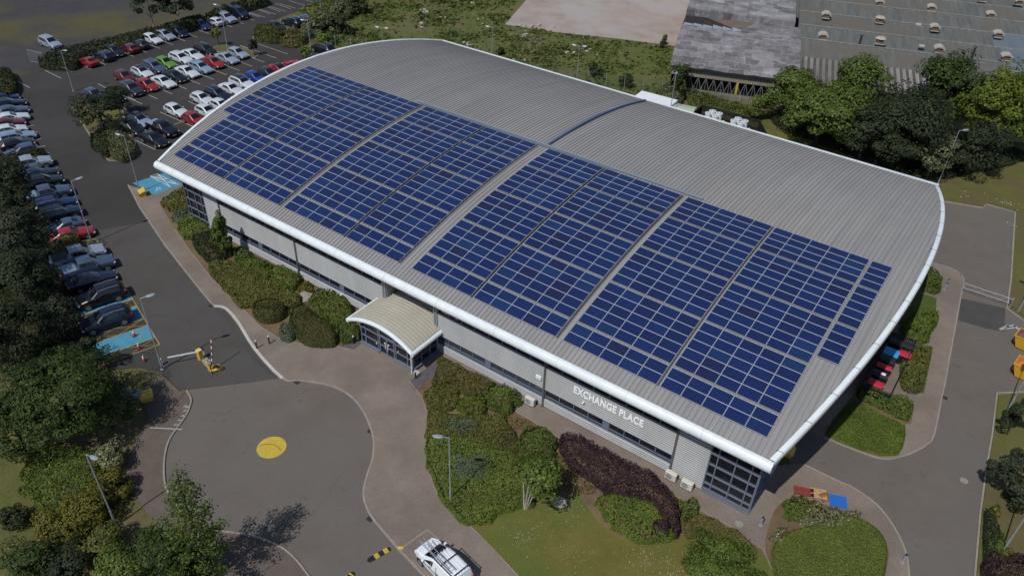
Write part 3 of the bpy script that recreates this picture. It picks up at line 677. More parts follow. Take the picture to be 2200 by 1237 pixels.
# cable trays on the roof
M['tray'] = mat('pale_blue_cable_tray', (.20, .25, .30), .45)
def tray(x0, s0, x1, s1, w, m, h=.12):
    n = max(2, int(abs(s1-s0)/1.5)); P = [(x0+(x1-x0)*k/n, s0+(s1-s0)*k/n) for k in range(n+1)]
    for (xa, sa), (xb, sb) in zip(P[:-1], P[1:]):
        ya, za, _ = arc(sa, .10); yb, zb, _ = arc(sb, .10)
        if abs(s1-s0) > abs(x1-x0):
            m.quad((xa-w, ya, za+h), (xa+w, ya, za+h), (xb+w, yb, zb+h), (xb-w, yb, zb+h)); m.quad((xa-w, ya, za), (xa-w, ya, za+h), (xb-w, yb, zb+h), (xb-w, yb, zb)); m.quad((xa+w, ya, za+h), (xa+w, ya, za), (xb+w, yb, zb), (xb+w, yb, zb+h))
        else: m.box(((xa+xb)/2, ya, za+h/2), (xb-xa, 2*w, h))
bt = MB(); tray(cols_['B'][0]+7.2, STOP+.55, cols_['G'][0]+1.3, STOP+.55, .10, bt)
bt.box((cols_['D'][0]+3, arc(STOP+.2)[0], arc(STOP+.2, .16)[1]), (26, .05, .08)); o = bt.build('cable_tray', M['tray']); tag(o, 'long pale blue cable tray running along the top edge of the panels', 'cable tray')
b2 = MB(); tray(34.0, STOP+.75, 33.6, 46.2, .13, b2, .16); o = b2.build('cable_tray', mat('blue_cable_tray', (.06, .10, .19), .4)); tag(o, 'dark blue cable tray arching over the bare rear half of the roof', 'cable tray')
bk = MB()
for n in 'ACEG':
    xx = cols_[n][0]+cols_[n][1]*PWX+.10; tray(xx, S0, xx, STOP, .028, bk, .05)
for n, d in (('B', .14), ('F', .12), ('D', .12)):
    xx = cols_[n][0]+cols_[n][1]*PWX+d; tray(xx, S0, xx, STOP, .028, bk, .05)
o = bk.build('panel_cables', mat('cable_black', (.03, .03, .032), .6), None); tag(o, 'black cables running up the narrow gaps between the solar panel columns', 'cables')
# ================================================================ vehicles
PAINT = {}
def paint(n, c, metal=.0):
    m, nt, b = new_mat('car_paint_'+n); setc(b, c, .32, metal, .5); b.inputs['Coat Weight'].default_value = .6; b.inputs['Coat Roughness'].default_value = .06
    g = nt.nodes.new('ShaderNodeTexCoord'); nz = _noise(nt, 2.2, 3, .6, g.outputs['Object']); r = _ramp(nt, nz.outputs['Fac'], [(.3, tuple(k*.93 for k in c)), (.7, tuple(min(1, k*1.05) for k in c))])
    nt.links.new(r.outputs['Color'], b.inputs['Base Color']); PAINT[n] = m
for n, c in dict(white=(.50, .54, .58), silver=(.24, .29, .36), pale_blue=(.20, .27, .38), grey=(.055, .065, .085), dark_grey=(.022, .026, .034), black=(.006, .007, .010), navy=(.007, .011, .030),
                 blue=(.010, .045, .26), bright_blue=(.02, .11, .42), red=(.25, .016, .016), dark_red=(.11, .012, .013), crimson=(.33, .010, .028), green=(.10, .24, .022), slate_blue=(.05, .075, .13), dark_blue=(.008, .018, .075)).items(): paint(n, c)
M['car_glass'] = mat('car_glass', (.008, .010, .014), .05, 0, .7)
M['trim'] = mat('car_trim', (.014, .014, .016), .5)
M['chrome'] = mat('bright_trim', (.55, .57, .60), .2, .6)
# profile tables, metres from the nose: (x, half width, sill z, belt z, roof half width, top z)
KIND = {
 'hatchback': dict(L=4.05, W=.87, st=[(0, .62, .30, .58, .50, .60), (.12, .76, .24, .66, .62, .70), (.95, .87, .22, .86, .70, .93), (1.28, .87, .22, .90, .68, .97), (2.02, .87, .22, .94, .60, 1.42), (2.75, .87, .22, .97, .60, 1.47), (3.45, .86, .23, .99, .57, 1.41), (3.82, .83, .28, .98, .60, 1.02), (4.05, .70, .40, .80, .58, .84)], A=3, Bk=6, fw=.74, rw=3.28),
 'saloon': dict(L=4.65, W=.89, st=[(0, .62, .30, .56, .50, .58), (.12, .78, .24, .64, .62, .68), (1.1, .89, .22, .84, .72, .91), (1.5, .89, .22, .88, .70, .96), (2.25, .89, .22, .93, .60, 1.38), (2.9, .89, .22, .95, .60, 1.43), (3.4, .88, .22, .96, .58, 1.36), (4.05, .87, .24, .95, .66, 1.03), (4.5, .83, .28, .92, .64, .98), (4.65, .72, .4, .78, .60, .82)], A=3, Bk=6, fw=.82, rw=3.65),
 'estate': dict(L=4.65, W=.89, st=[(0, .62, .30, .56, .50, .58), (.12, .78, .24, .64, .62, .68), (1.1, .89, .22, .84, .72, .91), (1.45, .89, .22, .88, .70, .96), (2.2, .89, .22, .93, .62, 1.40), (3.2, .89, .22, .96, .62, 1.46), (4.1, .88, .23, .98, .60, 1.40), (4.48, .85, .28, .97, .62, 1.02), (4.65, .74, .4, .80, .60, .84)], A=3, Bk=6, fw=.82, rw=3.68),
 'suv': dict(L=4.6, W=.94, st=[(0, .68, .36, .74, .56, .77), (.12, .84, .30, .84, .70, .88), (.95, .94, .28, 1.02, .80, 1.08), (1.35, .94, .28, 1.06, .78, 1.13), (2.0, .94, .28, 1.10, .68, 1.60), (3.0, .94, .28, 1.13, .68, 1.68), (4.0, .93, .29, 1.15, .66, 1.62), (4.42, .89, .34, 1.12, .68, 1.18), (4.6, .78, .46, .92, .66, .98)], A=3, Bk=6, fw=.84, rw=3.62),
 'mpv': dict(L=4.6, W=.92, st=[(0, .66, .30, .66, .54, .69), (.12, .80, .24, .76, .68, .81), (.75, .92, .22, .96, .76, 1.03), (1.1, .92, .22, 1.0, .74, 1.1), (1.95, .92, .22, 1.04, .66, 1.62), (3.0, .92, .22, 1.06, .66, 1.70), (4.15, .91, .23, 1.07, .64, 1.64), (4.45, .88, .28, 1.05, .66, 1.12), (4.6, .80, .4, .85, .66, .9)], A=3, Bk=6, fw=.8, rw=3.65),
 'coupe': dict(L=4.25, W=.89, st=[(0, .60, .28, .52, .48, .54), (.12, .76, .22, .60, .62, .64), (1.1, .89, .20, .80, .72, .87), (1.5, .89, .20, .84, .68, .92), (2.2, .88, .20, .88, .58, 1.28), (2.7, .88, .20, .91, .57, 1.32), (3.1, .88, .20, .93, .55, 1.27), (3.85, .86, .24, .93, .62, .99), (4.12, .82, .3, .88, .62, .93), (4.25, .72, .4, .74, .58, .78)], A=3, Bk=6, fw=.8, rw=3.4),
 'pickup': dict(L=5.25, W=.95, st=[(0, .68, .40, .78, .58, .81), (.12, .86, .32, .88, .72, .93), (1.1, .95, .30, 1.04, .82, 1.12), (1.5, .95, .30, 1.08, .78, 1.17), (2.1, .95, .30, 1.12, .68, 1.68), (2.7, .95, .30, 1.14, .68, 1.76), (3.4, .95, .30, 1.15, .66, 1.72), (3.62, .95, .30, 1.13, .84, 1.16), (5.1, .95, .34, 1.11, .84, 1.13), (5.25, .90, .42, 1.02, .80, 1.05)], A=3, Bk=6, fw=.92, rw=4.05),
 'minibus': dict(L=4.95, W=.97, st=[(0, .72, .34, .80, .60, .84), (.12, .86, .28, .92, .74, .97), (.7, .97, .26, 1.08, .82, 1.16), (1.0, .97, .26, 1.12, .80, 1.25), (1.75, .97, .26, 1.16, .76, 1.90), (3.0, .97, .26, 1.18, .76, 1.97), (4.7, .97, .27, 1.18, .75, 1.93), (4.87, .95, .32, 1.17, .78, 1.3), (4.95, .90, .42, .95, .76, 1.0)], A=3, Bk=6, fw=.86, rw=3.9),
 'van': dict(L=4.4, W=.92, st=[(0, .66, .32, .70, .54, .73), (.12, .80, .26, .80, .68, .85), (.6, .92, .24, .98, .76, 1.03), (.95, .92, .24, 1.02, .76, 1.10), (1.95, .92, .24, 1.08, .72, 1.70), (2.6, .92, .24, 1.1, .72, 1.83), (4.2, .92, .25, 1.1, .71, 1.80), (4.34, .90, .3, 1.08, .74, 1.3), (4.4, .86, .4, .9, .72, .95)], A=3, Bk=6, fw=.8, rw=3.55),
}
def ring(w, z0, zb, wt, zt):
    zc = zt+(.035 if wt > .5 else .01)
    return [(0, z0), (w*.88, z0), (w*.985, z0+.16), (w, (z0+zb)*.5+.08), (w*.965, zb), (wt+.045, zt-.075), (wt-.06, zt), (0, zc)]
_KITS = {}
def kit(kind):
    """meshes of one kind of vehicle, nose towards +x, origin on the ground at its centre"""
    if kind in _KITS: return _KITS[kind]
    K = KIND[kind]; L = K['L']; st = K['st']; K_ = {}
    # refine stations so the body reads as curved
    S = [np.array(t, float) for t in st]; RG = []
    for t in S: RG.append([(L/2-t[0], y, z) for y, z in ring(*t[1:])])
    n = 8; b = MB()
    full = [[(x, y, z) for x, y, z in rg]+[(x, -y, z) for x, y, z in rg[-2:0:-1]] for rg in RG]; m = len(full[0])
    for i in range(len(full)-1):
        for k in range(m): j = (k+1) % m; b.quad(full[i][k], full[i+1][k], full[i+1][j], full[i][j])
    b.add(full[0], [tuple(range(m))]); b.add(full[-1], [tuple(range(m-1, -1, -1))])
    me = b.build('body', [paint_slot]); K_['body'] = me
    def pane(nm, quads):
        p = MB()
        for q in quads:
            q = [Vector(v) for v in q]; nn = ((q[1]-q[0]).cross(q[2]-q[0])).normalized(); c = sum(q, Vector())/4
            if nn.dot(c-Vector((0, 0, .7))) < 0: nn = -nn
            p.add([tuple(v+nn*.02) for v in q], [(0, 1, 2, 3)])
        return p.build(nm, M['car_glass'])
    lerp = lambda a, c, t: tuple(a[i]+(c[i]-a[i])*t for i in range(3))
    def sub(q, u0, u1, v0, v1):
        a, b2, c, d = q; P = lambda u, v: lerp(lerp(a, b2, u), lerp(d, c, u), v)
        return [P(u0, v0), P(u1, v0), P(u1, v1), P(u0, v1)]
    A, Bk = K['A'], K['Bk']
    f = lambda i, k: RG[i][k]; mir = lambda p: (p[0], -p[1], p[2])
    ce = lambda i: RG[i][7]
    def across(i, u, v0, v1):
        ql = [mir(f(i, 6)), ce(i), ce(i+1), mir(f(i+1, 6))]; qr = [ce(i), f(i, 6), f(i+1, 6), ce(i+1)]
        return [sub(ql, u, 1, v0, v1), sub(qr, 0, 1-u, v0, v1)]
    K_['windscreen'] = pane('windscreen', across(A, .04, .07, .95))
    if kind != 'van': K_['rear_window'] = pane('rear_window', across(Bk, .06, .08, .82))
    for s, nm in ((1, 'l'), (-1, 'r')):
        qs = []
        end = A+2 if kind == 'van' else Bk
        for i in range(A, end):
            q = [f(i, 4), f(i+1, 4), f(i+1, 5), f(i, 5)]
            if s < 0: q = [mir(p) for p in q]
            if i == A: q = sub(q, .30, .97, .10, .88); q[3] = lerp(q[0], q[3], .35)
            elif kind == 'van': q = sub(q, .0, .22, .10, .88)
            else: q = sub(q, .03, .96 if i < Bk-1 else .90, .10, .88)
            qs.append(q)
        if kind in ('hatchback', 'estate', 'suv', 'mpv'):
            q = [f(Bk, 4), f(Bk+1, 4), f(Bk+1, 5), f(Bk, 5)]
            if s < 0: q = [mir(p) for p in q]
            q = sub(q, .0, .55, .16, .86); q[1] = lerp(q[0], q[1], .7); qs.append(q)
        K_['side_window'+nm] = pane('side_window', qs)
    W = K['W']; big = kind in ('suv', 'pickup', 'minibus'); rwh = .37 if big else .33
    w = MB().cyl((0, -.11, 0), (0, .11, 0), rwh, None, 18, 0); w2 = MB().cyl((0, -.118, 0), (0, .118, 0), rwh*.66, None, 12, 0)
    for k in range(5):
        a = k*2*math.pi/5; w2.box((math.cos(a)*rwh*.36, 0, math.sin(a)*rwh*.36), (rwh*.6, .25, .05), 0, rot=Matrix.Rotation(-a, 3, 'Y'))
    K_['wheel'] = w.build('wheel', M['tyre'], smooth=40); K_['rim'] = w2.build('rim', M['rim'])
    K_['wpos'] = [(L/2-K['fw'], s*(W-.09), rwh) for s in (1, -1)]+[(L/2-K['rw'], s*(W-.09), rwh) for s in (1, -1)]
    ar = MB()
    for x_, y_, z_ in K_['wpos']: s = 1 if y_ > 0 else -1; ar.cyl((x_, y_-s*.2, z_+.02), (x_, s*(W+.006), z_+.02), rwh+.055, None, 18)
    K_['arch'] = ar.build('wheel_arches', M['trim'], smooth=40)
    t0, t1 = S[0], S[1]
    zf = t1[3]
    hl = MB().bbox((L/2-.14, t1[1]-.10, zf-.10), (.22, .26, .13), .03, rz=-.5); K_['headlightl'] = hl.build('headlight', M['lamp_glass'])
    hl = MB().bbox((L/2-.14, -t1[1]+.10, zf-.10), (.22, .26, .13), .03, rz=.5); K_['headlightr'] = hl.build('headlight', M['lamp_glass'])
    te = S[-2]; zr = te[3]-.12
    for s, nm in ((1, 'l'), (-1, 'r')):
        K_['tail_light'+nm] = MB().bbox((L/2-te[0]-.02, s*(te[1]-.1), zr), (.2, .24, .2), .03).build('tail_light', M['red_lens'])
        mz = S[A][3]+.08; K_['mirror'+nm] = MB().bbox((L/2-S[A][0]-.28, s*(W+.09), mz), (.16, .22, .15), .04).build('mirror', [paint_slot])
    K_['grille'] = MB().bbox((L/2-.02, 0, zf-.17), (.10, .74, .15), .02).bbox((L/2-.02, 0, .36), (.10, 1.0, .12), .02).build('grille', M['trim'])
    K_['number_plate'] = MB().bbox((L/2+.035, 0, .47), (.02, .50, .11), .006).build('number_plate', M['plate'])
    if kind in ('suv', 'estate', 'mpv'):
        for s, nm in ((1, 'l'), (-1, 'r')):
            r_ = MB(); P = [(RG[i][5][0], s*(RG[i][6][1]+.01), RG[i][6][2]+.06) for i in range(A+1, Bk+1)]; r_.tube(P, .022, 6)
            K_['roof_rail'+nm] = r_.build('roof_rail', M['chrome'])
    if kind == 'pickup':
        i = 7; K_['tonneau'] = MB().bbox((L/2-4.36, 0, 1.17), (1.44, 1.62, .07), .03).build('load_cover', [paint_slot])
        K_['rear_bumper'] = MB().bbox((L/2-5.27, 0, .55), (.12, 1.6, .18), .03).build('rear_bumper', M['chrome'])
    for k, o in list(K_.items()):
        if k == 'wpos': continue
        if k == 'body':
            o.data.polygons.foreach_set('use_smooth', [True]*len(o.data.polygons))
            try: o.data.set_sharp_from_angle(angle=R(32))
            except Exception: pass
        K_[k] = o.data; bpy.data.objects.remove(o)
    _KITS[kind] = K_
    return K_
paint_slot = PAINT['white']
NAMES = dict(hatchback='hatchback_car', saloon='saloon_car', estate='estate_car', suv='suv_car', mpv='people_carrier', coupe='coupe_car', pickup='pickup_truck', minibus='minibus', van='panel_van')
CATS = dict(hatchback='car', saloon='car', estate='car', suv='car', mpv='car', coupe='car', pickup='pickup truck', minibus='minibus', van='van')
def put(parent, name, me, pm=None, loc=None, rz_=0):
    o = bpy.data.objects.new(name, me); col.objects.link(o); o.parent = parent
    if loc is not None: o.location = loc
    if pm is not None: o.material_slots[0].link = 'OBJECT'; o.material_slots[0].material = pm
    return o
def vehicle(kind, pt, x, y, ang, label, group, roof=None, cover=None, z=0.0):
    K = kit(kind); e = empty(NAMES[kind], (x, y, z), ang); tag(e, label, CATS[kind], group); p = PAINT[pt]
    put(e, 'body', K['body'], p)
    for k in ('windscreen', 'rear_window', 'side_windowl', 'side_windowr', 'headlightl', 'headlightr', 'tail_lightl', 'tail_lightr', 'grille', 'number_plate', 'roof_raill', 'roof_railr', 'rear_bumper', 'arch'):
        if k in K:
            nm = {'side_windowl': 'side_window', 'side_windowr': 'side_window', 'headlightl': 'headlight', 'headlightr': 'headlight', 'roof_raill': 'roof_rail', 'roof_railr': 'roof_rail', 'tail_lightl': 'tail_light', 'tail_lightr': 'tail_light', 'arch': 'wheel_arches'}.get(k, k); put(e, nm, K[k])
    for k in ('mirrorl', 'mirrorr'): put(e, 'mirror', K[k], p)
    if 'tonneau' in K: put(e, 'load_cover', K['tonneau'], PAINT[cover] if cover else M['trim'])
    for q in K['wpos']:
        w = put(e, 'wheel', K['wheel'], None, q); put(w, 'rim', K['rim'])
    if roof:
        Kd = KIND[kind]; S = Kd['st']; L = Kd['L']; A, Bk = Kd['A'], Kd['Bk']; m = MB()
        for i in range(A+1, Bk):
            a, b = S[i], S[i+1]
            m.quad((L/2-a[0], -a[4]+.03, a[5]+.018), (L/2-a[0], a[4]-.03, a[5]+.018), (L/2-b[0], b[4]-.03, b[5]+.018), (L/2-b[0], -b[4]+.03, b[5]+.018))
            m.quad((L/2-a[0], -.01, a[5]+.05), (L/2-a[0], .01, a[5]+.05), (L/2-b[0], .01, b[5]+.05), (L/2-b[0], -.01, b[5]+.05))
            m.quad((L/2-a[0], -a[4]+.03, a[5]+.018), (L/2-a[0], 0, a[5]+.05), (L/2-b[0], 0, b[5]+.05), (L/2-b[0], -b[4]+.03, b[5]+.018))
            m.quad((L/2-a[0], 0, a[5]+.05), (L/2-a[0], a[4]-.03, a[5]+.018), (L/2-b[0], b[4]-.03, b[5]+.018), (L/2-b[0], 0, b[5]+.05))
        m.build('roof_panel', PAINT[roof], e)
    return e
GP1 = 'cars parked along the far hedge'; GP2 = 'cars parked in the back to back rows'; GP3 = 'cars parked beside the roof end'; GP4 = 'cars parked along the left tree belt'
CARS = [
 # far hedge row, noses towards the building (u, v, kind, colour, heading, label, group)
 (188, 130, 'coupe', 'red', 180, 'red coupe at the near end of the hedge row, tail to the aisle', GP1),
 (221, 118, 'estate', 'navy', 180, 'navy estate with roof rails beside the red coupe of the hedge row', GP1),
 (246, 109, 'hatchback', 'black', 0, 'black hatchback between two navy and dark red cars under the hedge', GP1),
 (276, 102.5, 'hatchback', 'dark_red', 180, 'dark red hatchback parked nose in to the hedge', GP1),
 (299, 94, 'hatchback', 'dark_grey', 180, 'charcoal hatchback between the dark red and the white car by the hedge', GP1),
 (327, 83, 'hatchback', 'white', 0, 'white hatchback in the middle of the row along the hedge', GP1),
 (355, 75, 'hatchback', 'silver', 0, 'silver blue hatchback right of the white one along the hedge', GP1),
 (384, 68, 'hatchback', 'navy', 0, 'navy hatchback under the birch at the hedge', GP1),
 (433, 53, 'hatchback', 'dark_blue', 0, 'deep blue hatchback left of a white car near the tall lamp', GP1),
 (459, 45.5, 'hatchback', 'white', 180, 'white hatchback with dark rear window beside the deep blue one', GP1),
 (485, 39, 'suv', 'silver', 0, 'silver blue SUV beside the navy minibus', GP1),
 (511, 29, 'minibus', 'navy', 0, 'tall navy minibus at the far end of the hedge row', GP1),
 (107, 91.5, 'mpv', 'silver', 0, 'silver people carrier alone on the bare field beyond the hedge', None),
 # back to back rows, far side
 (267.5, 164, 'hatchback', 'dark_red', 0, 'dark red hatchback at the left end of the double row', GP2),
 (305, 154, 'hatchback', 'white', 0, 'white car with a black roof next to the dark red one', GP2),
 (331, 142, 'estate', 'slate_blue', 0, 'slate blue estate left of the bright green car', GP2),
 (356, 134, 'hatchback', 'green', 0, 'bright green hatchback in the middle of the car park', GP2),
 (388, 123.5, 'estate', 'white', 0, 'white estate right of the bright green car', GP2),
 (413, 116.5, 'saloon', 'white', 0, 'white saloon left of the black estate in the far double row', GP2),
 (441, 105.5, 'estate', 'black', 0, 'black estate with rails beside the lamp island', GP2),
 (511, 113.5, 'hatchback', 'silver', 0, 'silver hatchback at the end of the row next to the small island tree', GP2),
 # back to back rows, near side
 (243, 206, 'hatchback', 'dark_blue', 0, 'dark blue car half hidden behind the island tree', GP2),
 (203, 203, 'hatchback', 'slate_blue', 0, 'slate blue car mostly hidden behind the island tree', GP2),
 (282, 191, 'suv', 'dark_grey', 0, 'charcoal blue SUV next to the island tree', GP2),
 (317, 181.5, 'hatchback', 'red', 0, 'red hatchback between the charcoal SUV and a white saloon', GP2),
 (351, 174.5, 'saloon', 'white', 0, 'white saloon between the red hatchback and a black saloon', GP2),
 (376, 162.5, 'saloon', 'black', 0, 'black saloon between two white saloons', GP2),
 (402, 153, 'saloon', 'white', 0, 'white saloon with a black grille in the near double row', GP2),
 (431, 143.5, 'estate', 'pale_blue', 0, 'pale blue estate left of the red hatchback in the near double row', GP2),
 (459, 133.5, 'hatchback', 'red', 0, 'red hatchback between the pale blue estate and a silver saloon', GP2),
 (487, 124, 'saloon', 'silver', 0, 'silver saloon at the right end of the near double row', GP2),
 # rows next to the roof end
 (378, 236, 'hatchback', 'white', 0, 'white hatchback standing apart at the left of the roof end row', GP3),
 (434, 211, 'hatchback', 'white', 0, 'white hatchback left of the navy estate by the roof end', GP3),
 (467, 200, 'estate', 'navy', 0, 'navy estate between two white cars by the roof end', GP3),
 (497, 190, 'saloon', 'white', 0, 'white saloon right of the navy estate by the roof end', GP3),
 (520, 178, 'suv', 'white', 0, 'white SUV with a black roof beside the roof edge', GP3),
 (549, 166, 'hatchback', 'blue', 0, 'blue hatchback peeping over the roof edge', GP3),
 (577, 157, 'hatchback', 'dark_grey', 0, 'dark grey car nearly hidden by the roof edge', GP3),
 (601, 147, 'coupe', 'crimson', 0, 'crimson coupe with a black roof at the roof edge', GP3),
 (632, 137, 'coupe', 'crimson', 180, 'crimson sports car furthest along the roof edge', GP3),
 (417, 255, 'hatchback', 'red', 0, 'small red hatchback half hidden by the roof corner', GP3),
 (445, 238, 'hatchback', 'white', 0, 'white hatchback half hidden behind the curved roof edge', GP3),
 (476, 226, 'hatchback', 'white', 0, 'white car of which little more than the roof shows above the roof edge', GP3),
 (301, 257, 'hatchback', 'pale_blue', 0, 'pale blue car with a black roof behind the dark island tree', GP3),
 (284, 273, 'hatchback', 'black', 0, 'black car in deep shade under the island tree', GP3),
 (349, 275, 'pickup', 'black', 0, 'black pickup with a silver load cover near the roof corner', GP3),
 (330, 297, 'saloon', 'black', 0, 'black saloon in front of the pickup near the roof corner', GP3),
 (694, 104, 'suv', 'black', 180, 'black SUV parked against the grass beyond the left roof end', None),
 (594, 57, 'hatchback', 'navy', 0, 'navy car behind the clipped hedge at the car park bend', None),
 (628, 47, 'suv', 'navy', 180, 'navy SUV left of a bright blue car behind the bushes', None),
 (652, 40, 'hatchback', 'bright_blue', 180, 'bright blue car half hidden by the grey green bushes', None),
 # left row, noses towards the access road
 (8, 210, 'hatchback', 'dark_blue', 72, 'dark blue car farthest up the left hand row', GP4),
 (16, 222, 'estate', 'navy', 72, 'navy estate second from the far end of the left row', GP4),
 (22, 237, 'saloon', 'slate_blue', 72, 'slate blue saloon above the white car in the left row', GP4),
 (22, 252, 'saloon', 'white', 72, 'white saloon above the red car in the left row', GP4),
 (18, 264, 'hatchback', 'dark_red', 72, 'dark red car squeezed between two white cars in the left row', GP4),
 (22, 278, 'hatchback', 'white', 72, 'white hatchback just below the dark red car', GP4),
 (34, 292, 'estate', 'pale_blue', 72, 'pale blue estate below the white hatchback in the left row', GP4),
 (36, 307, 'hatchback', 'black', 72, 'black car below the pale blue estate in the left row', GP4),
 (45, 323, 'hatchback', 'slate_blue', 252, 'slate blue hatchback tail out above the small planted gap', GP4),
 (62, 352, 'pickup', 'silver', 72, 'silver blue pickup just below the planted gap', GP4),
 (79, 373, 'saloon', 'navy', 72, 'navy saloon below the upper silver pickup', GP4),
 (92, 392, 'suv', 'black', 72, 'black SUV with bright roof rails above the blue pickup', GP4),
 (100, 416, 'pickup', 'slate_blue', 72, 'slate blue pickup with a pale load cover in the middle of the left row', GP4),
 (117, 437, 'estate', 'dark_blue', 72, 'deep blue estate under the lamp head of the left row', GP4),
 (127, 459, 'suv', 'navy', 72, 'navy SUV with bright rails above the pale blue coupe', GP4),
 (134, 484, 'coupe', 'slate_blue', 252, 'slate blue coupe directly above the red saloon', GP4),
 (152, 502, 'saloon', 'red', 72, 'red saloon at the foot of the lamp post', GP4),
 (168, 548, 'pickup', 'silver', 72, 'silver pickup with an open load bed beside the shrub', GP4),
 (187, 572, 'pickup', 'slate_blue', 72, 'blue grey pickup with a pale load cover below the silver one', GP4),
 (196, 600, 'saloon', 'navy', 72, 'navy saloon above the blue bays', GP4),
 (217, 634, 'suv', 'black', 252, 'black SUV with silver rails on the upper blue bay', GP4),
 (228, 685, 'suv', 'navy', 252, 'large dark navy SUV on the middle blue bay', GP4),
]
for (u, v, kind, pt, ang, lab, grp) in CARS:
    q = G(u, v, .75); kw = {}
    if 'black roof' in lab: kw['roof'] = 'black'
    if 'silver load cover' in lab: kw['cover'] = 'silver'
    if 'pale load cover' in lab: kw['cover'] = 'pale_blue'
    vehicle(kind, pt, q[0], q[1], R(ang), lab, grp, **kw)
# the van in the foreground, with roof rack; the ladder lies on the rack
q = G(958, 1212, .9); a, b = G(905, 1190, .6), G(1000, 1240, .6)
VA = math.atan2(-(b-a)[1], -(b-a)[0]); VA = math.atan2(G(900, 1166, 0)[1]-G(965, 1228, 0)[1], G(900, 1166, 0)[0]-G(965, 1228, 0)[0])
q = G(952, 1208, .9)
KERB_DIR = G(858, 1180)[:2]-G(930, 1255)[:2]; VA = math.atan2(KERB_DIR[1], KERB_DIR[0])
van = vehicle('van', 'white', q[0], q[1], VA, 'white panel van with roof rack in the bay by the kerb, cut by the frame', None, z=.03)
PAINT_V = mat('van_white', (.72, .76, .80), .3); 
for ch in van.children:
    if ch.name.split('.')[0] in ('body', 'mirror'): ch.material_slots[0].material = PAINT_V
L = 4.4; rk = MB()
for xx in (.25, -.65, -1.85): rk.box((xx, 0, 1.97), (.07, 1.5, .05)); rk.box((xx, .70, 1.90), (.06, .05, .14)); rk.box((xx, -.70, 1.90), (.06, .05, .14))
for yy in (.72, -.72): rk.box((-.8, yy, 1.945), (2.2, .05, .04))
rk.build('roof_rack', M['dark_metal'], van)
rs = MB()
for k in range(4): rs.box((-.85, -.5+.25*k, 1.865), (2.2, .07, .02))
rs.build('roof_ribs', PAINT_V, van)
sl_ = MB()
for s in (1, -1): sl_.bbox((-.35, s*.925, .78), (3.0, .03, .06), .01); sl_.box((-.32, s*.928, 1.05), (.02, .02, 1.0))
sl_.box((.30, .935, .98), (.16, .03, .04)); sl_.box((-.5, .935, .98), (.16, .03, .04)); sl_.build('side_trim', M['trim'], van)
ld = MB()
for s in (-.20, .20): ld.bbox((0, s, 0), (3.3, .035, .08), .008)
for k in range(11): ld.cyl((-1.5+.3*k, -.2, 0), (-1.5+.3*k, .2, 0), .016, None, 6)
for s in (-.15, .15): ld.bbox((.2, s, .09), (3.0, .03, .06), .008)
lo = ld.build('ladder', M['grey_metal']); ca, sa = math.cos(VA), math.sin(VA); lx, ly = .05, .42
lo.location = (q[0]+lx*ca-ly*sa, q[1]+lx*sa+ly*ca, 2.07); lo.rotation_euler = (0, 0, VA); tag(lo, 'grey aluminium ladder lying along the white van roof', 'ladder')
# ================================================================ lamp posts, barrier, bollards and small things
def lamp(x, y, h, arm, label, heads=1, pale=False, z=0.0):
    """tapered column with shallow oval lantern(s); arm = direction the lantern points"""
    e = empty('lamp_post', (x, y, z)); tag(e, label, 'lamp post', 'tall grey lamp posts')
    MB().cyl((0, 0, 0), (0, 0, h*.22), .085, .08, 10).cyl((0, 0, h*.22), (0, 0, h), .06, .045, 10).cyl((0, 0, 0), (0, 0, .04), .17, .17, 10).build('pole', M['grey_metal'], e, smooth=40)
    for k in range(heads):
        an = arm+math.pi*k; dx, dy = math.cos(an), math.sin(an)
        b = MB().cyl((0, 0, h-.02), (dx*.45, dy*.45, h+.08), .03, .03, 8); b.build('arm', M['grey_metal'], e)
        m = MB(); prof = [(-.36, .08), (-.24, .15), (0, .18), (.24, .13), (.37, .05)]; ring_ = []
        for t, w in prof:
            ring_.append([(t, w, 0), (t, w*.6, .085), (t, -w*.6, .085), (t, -w, 0), (t, -w*.6, -.05), (t, w*.6, -.05)])
        for i in range(4):
            for j in range(6): jj = (j+1) % 6; m.quad(ring_[i][j], ring_[i][jj], ring_[i+1][jj], ring_[i+1][j])
        m.add(ring_[0], [tuple(range(5, -1, -1))]); m.add(ring_[-1], [tuple(range(6))])
        o = m.build('lamp_head', M['grey_metal'], e, smooth=50); o.location = (dx*.8, dy*.8, h+.1); o.rotation_euler = (0, R(-6), an)
        g = MB().bbox((.05, 0, -.055), (.4, .2, .03), .01).build('lens', M['lamp_glass'], o)
    return e
def lamp_b(u, v, h, arm, label, **k): q = G(u, v); return lamp(q[0], q[1], h, R(arm), label, **k)
def lamp_t(u, v, h, arm, label, **k): q = G(u, v, h); return lamp(q[0], q[1], h, R(arm), label, **k)
lamp_b(198, 522, 7.6, 72, 'lamp post rising beside the red saloon of the left row', pale=True)
lamp_b(349, 793, 7.9, 60, 'lamp post at the barrier with its lantern over the road', pale=True)
lamp_b(301, 414, 7.4, 200, 'lamp post above the yellow grit bin by the blue bay')
lamp_t(965, 940, 7.2, 215, 'lamp post standing in the green ground cover of the front bed')
lamp_t(185, 976, 7.5, 10, 'lamp post among the shrubs left of the turning circle', pale=True)
lamp_b(158, 196, 6.2, 20, 'thin lamp post near the open bays at the far left', pale=True)
lamp_b(489, 104, 7.2, 205, 'lamp post on the small grass island of the car park')
lamp_b(669, 116, 5.6, 215, 'lamp post beside the black SUV at the far roof end')
lamp_t(1058, 60, 7.5, 200, 'first lamp post behind the rear eave, at the left of three in the field edge')
lamp_t(820, 61, 7.0, 200, 'twin headed lamp post beyond the crest of the far roof end', heads=2)
lamp_t(1245, 100, 7.5, 200, 'lamp post behind the middle of the rear eave', heads=2)
lamp_t(1452, 163, 7.5, 110, 'lamp post beside the white container roof')
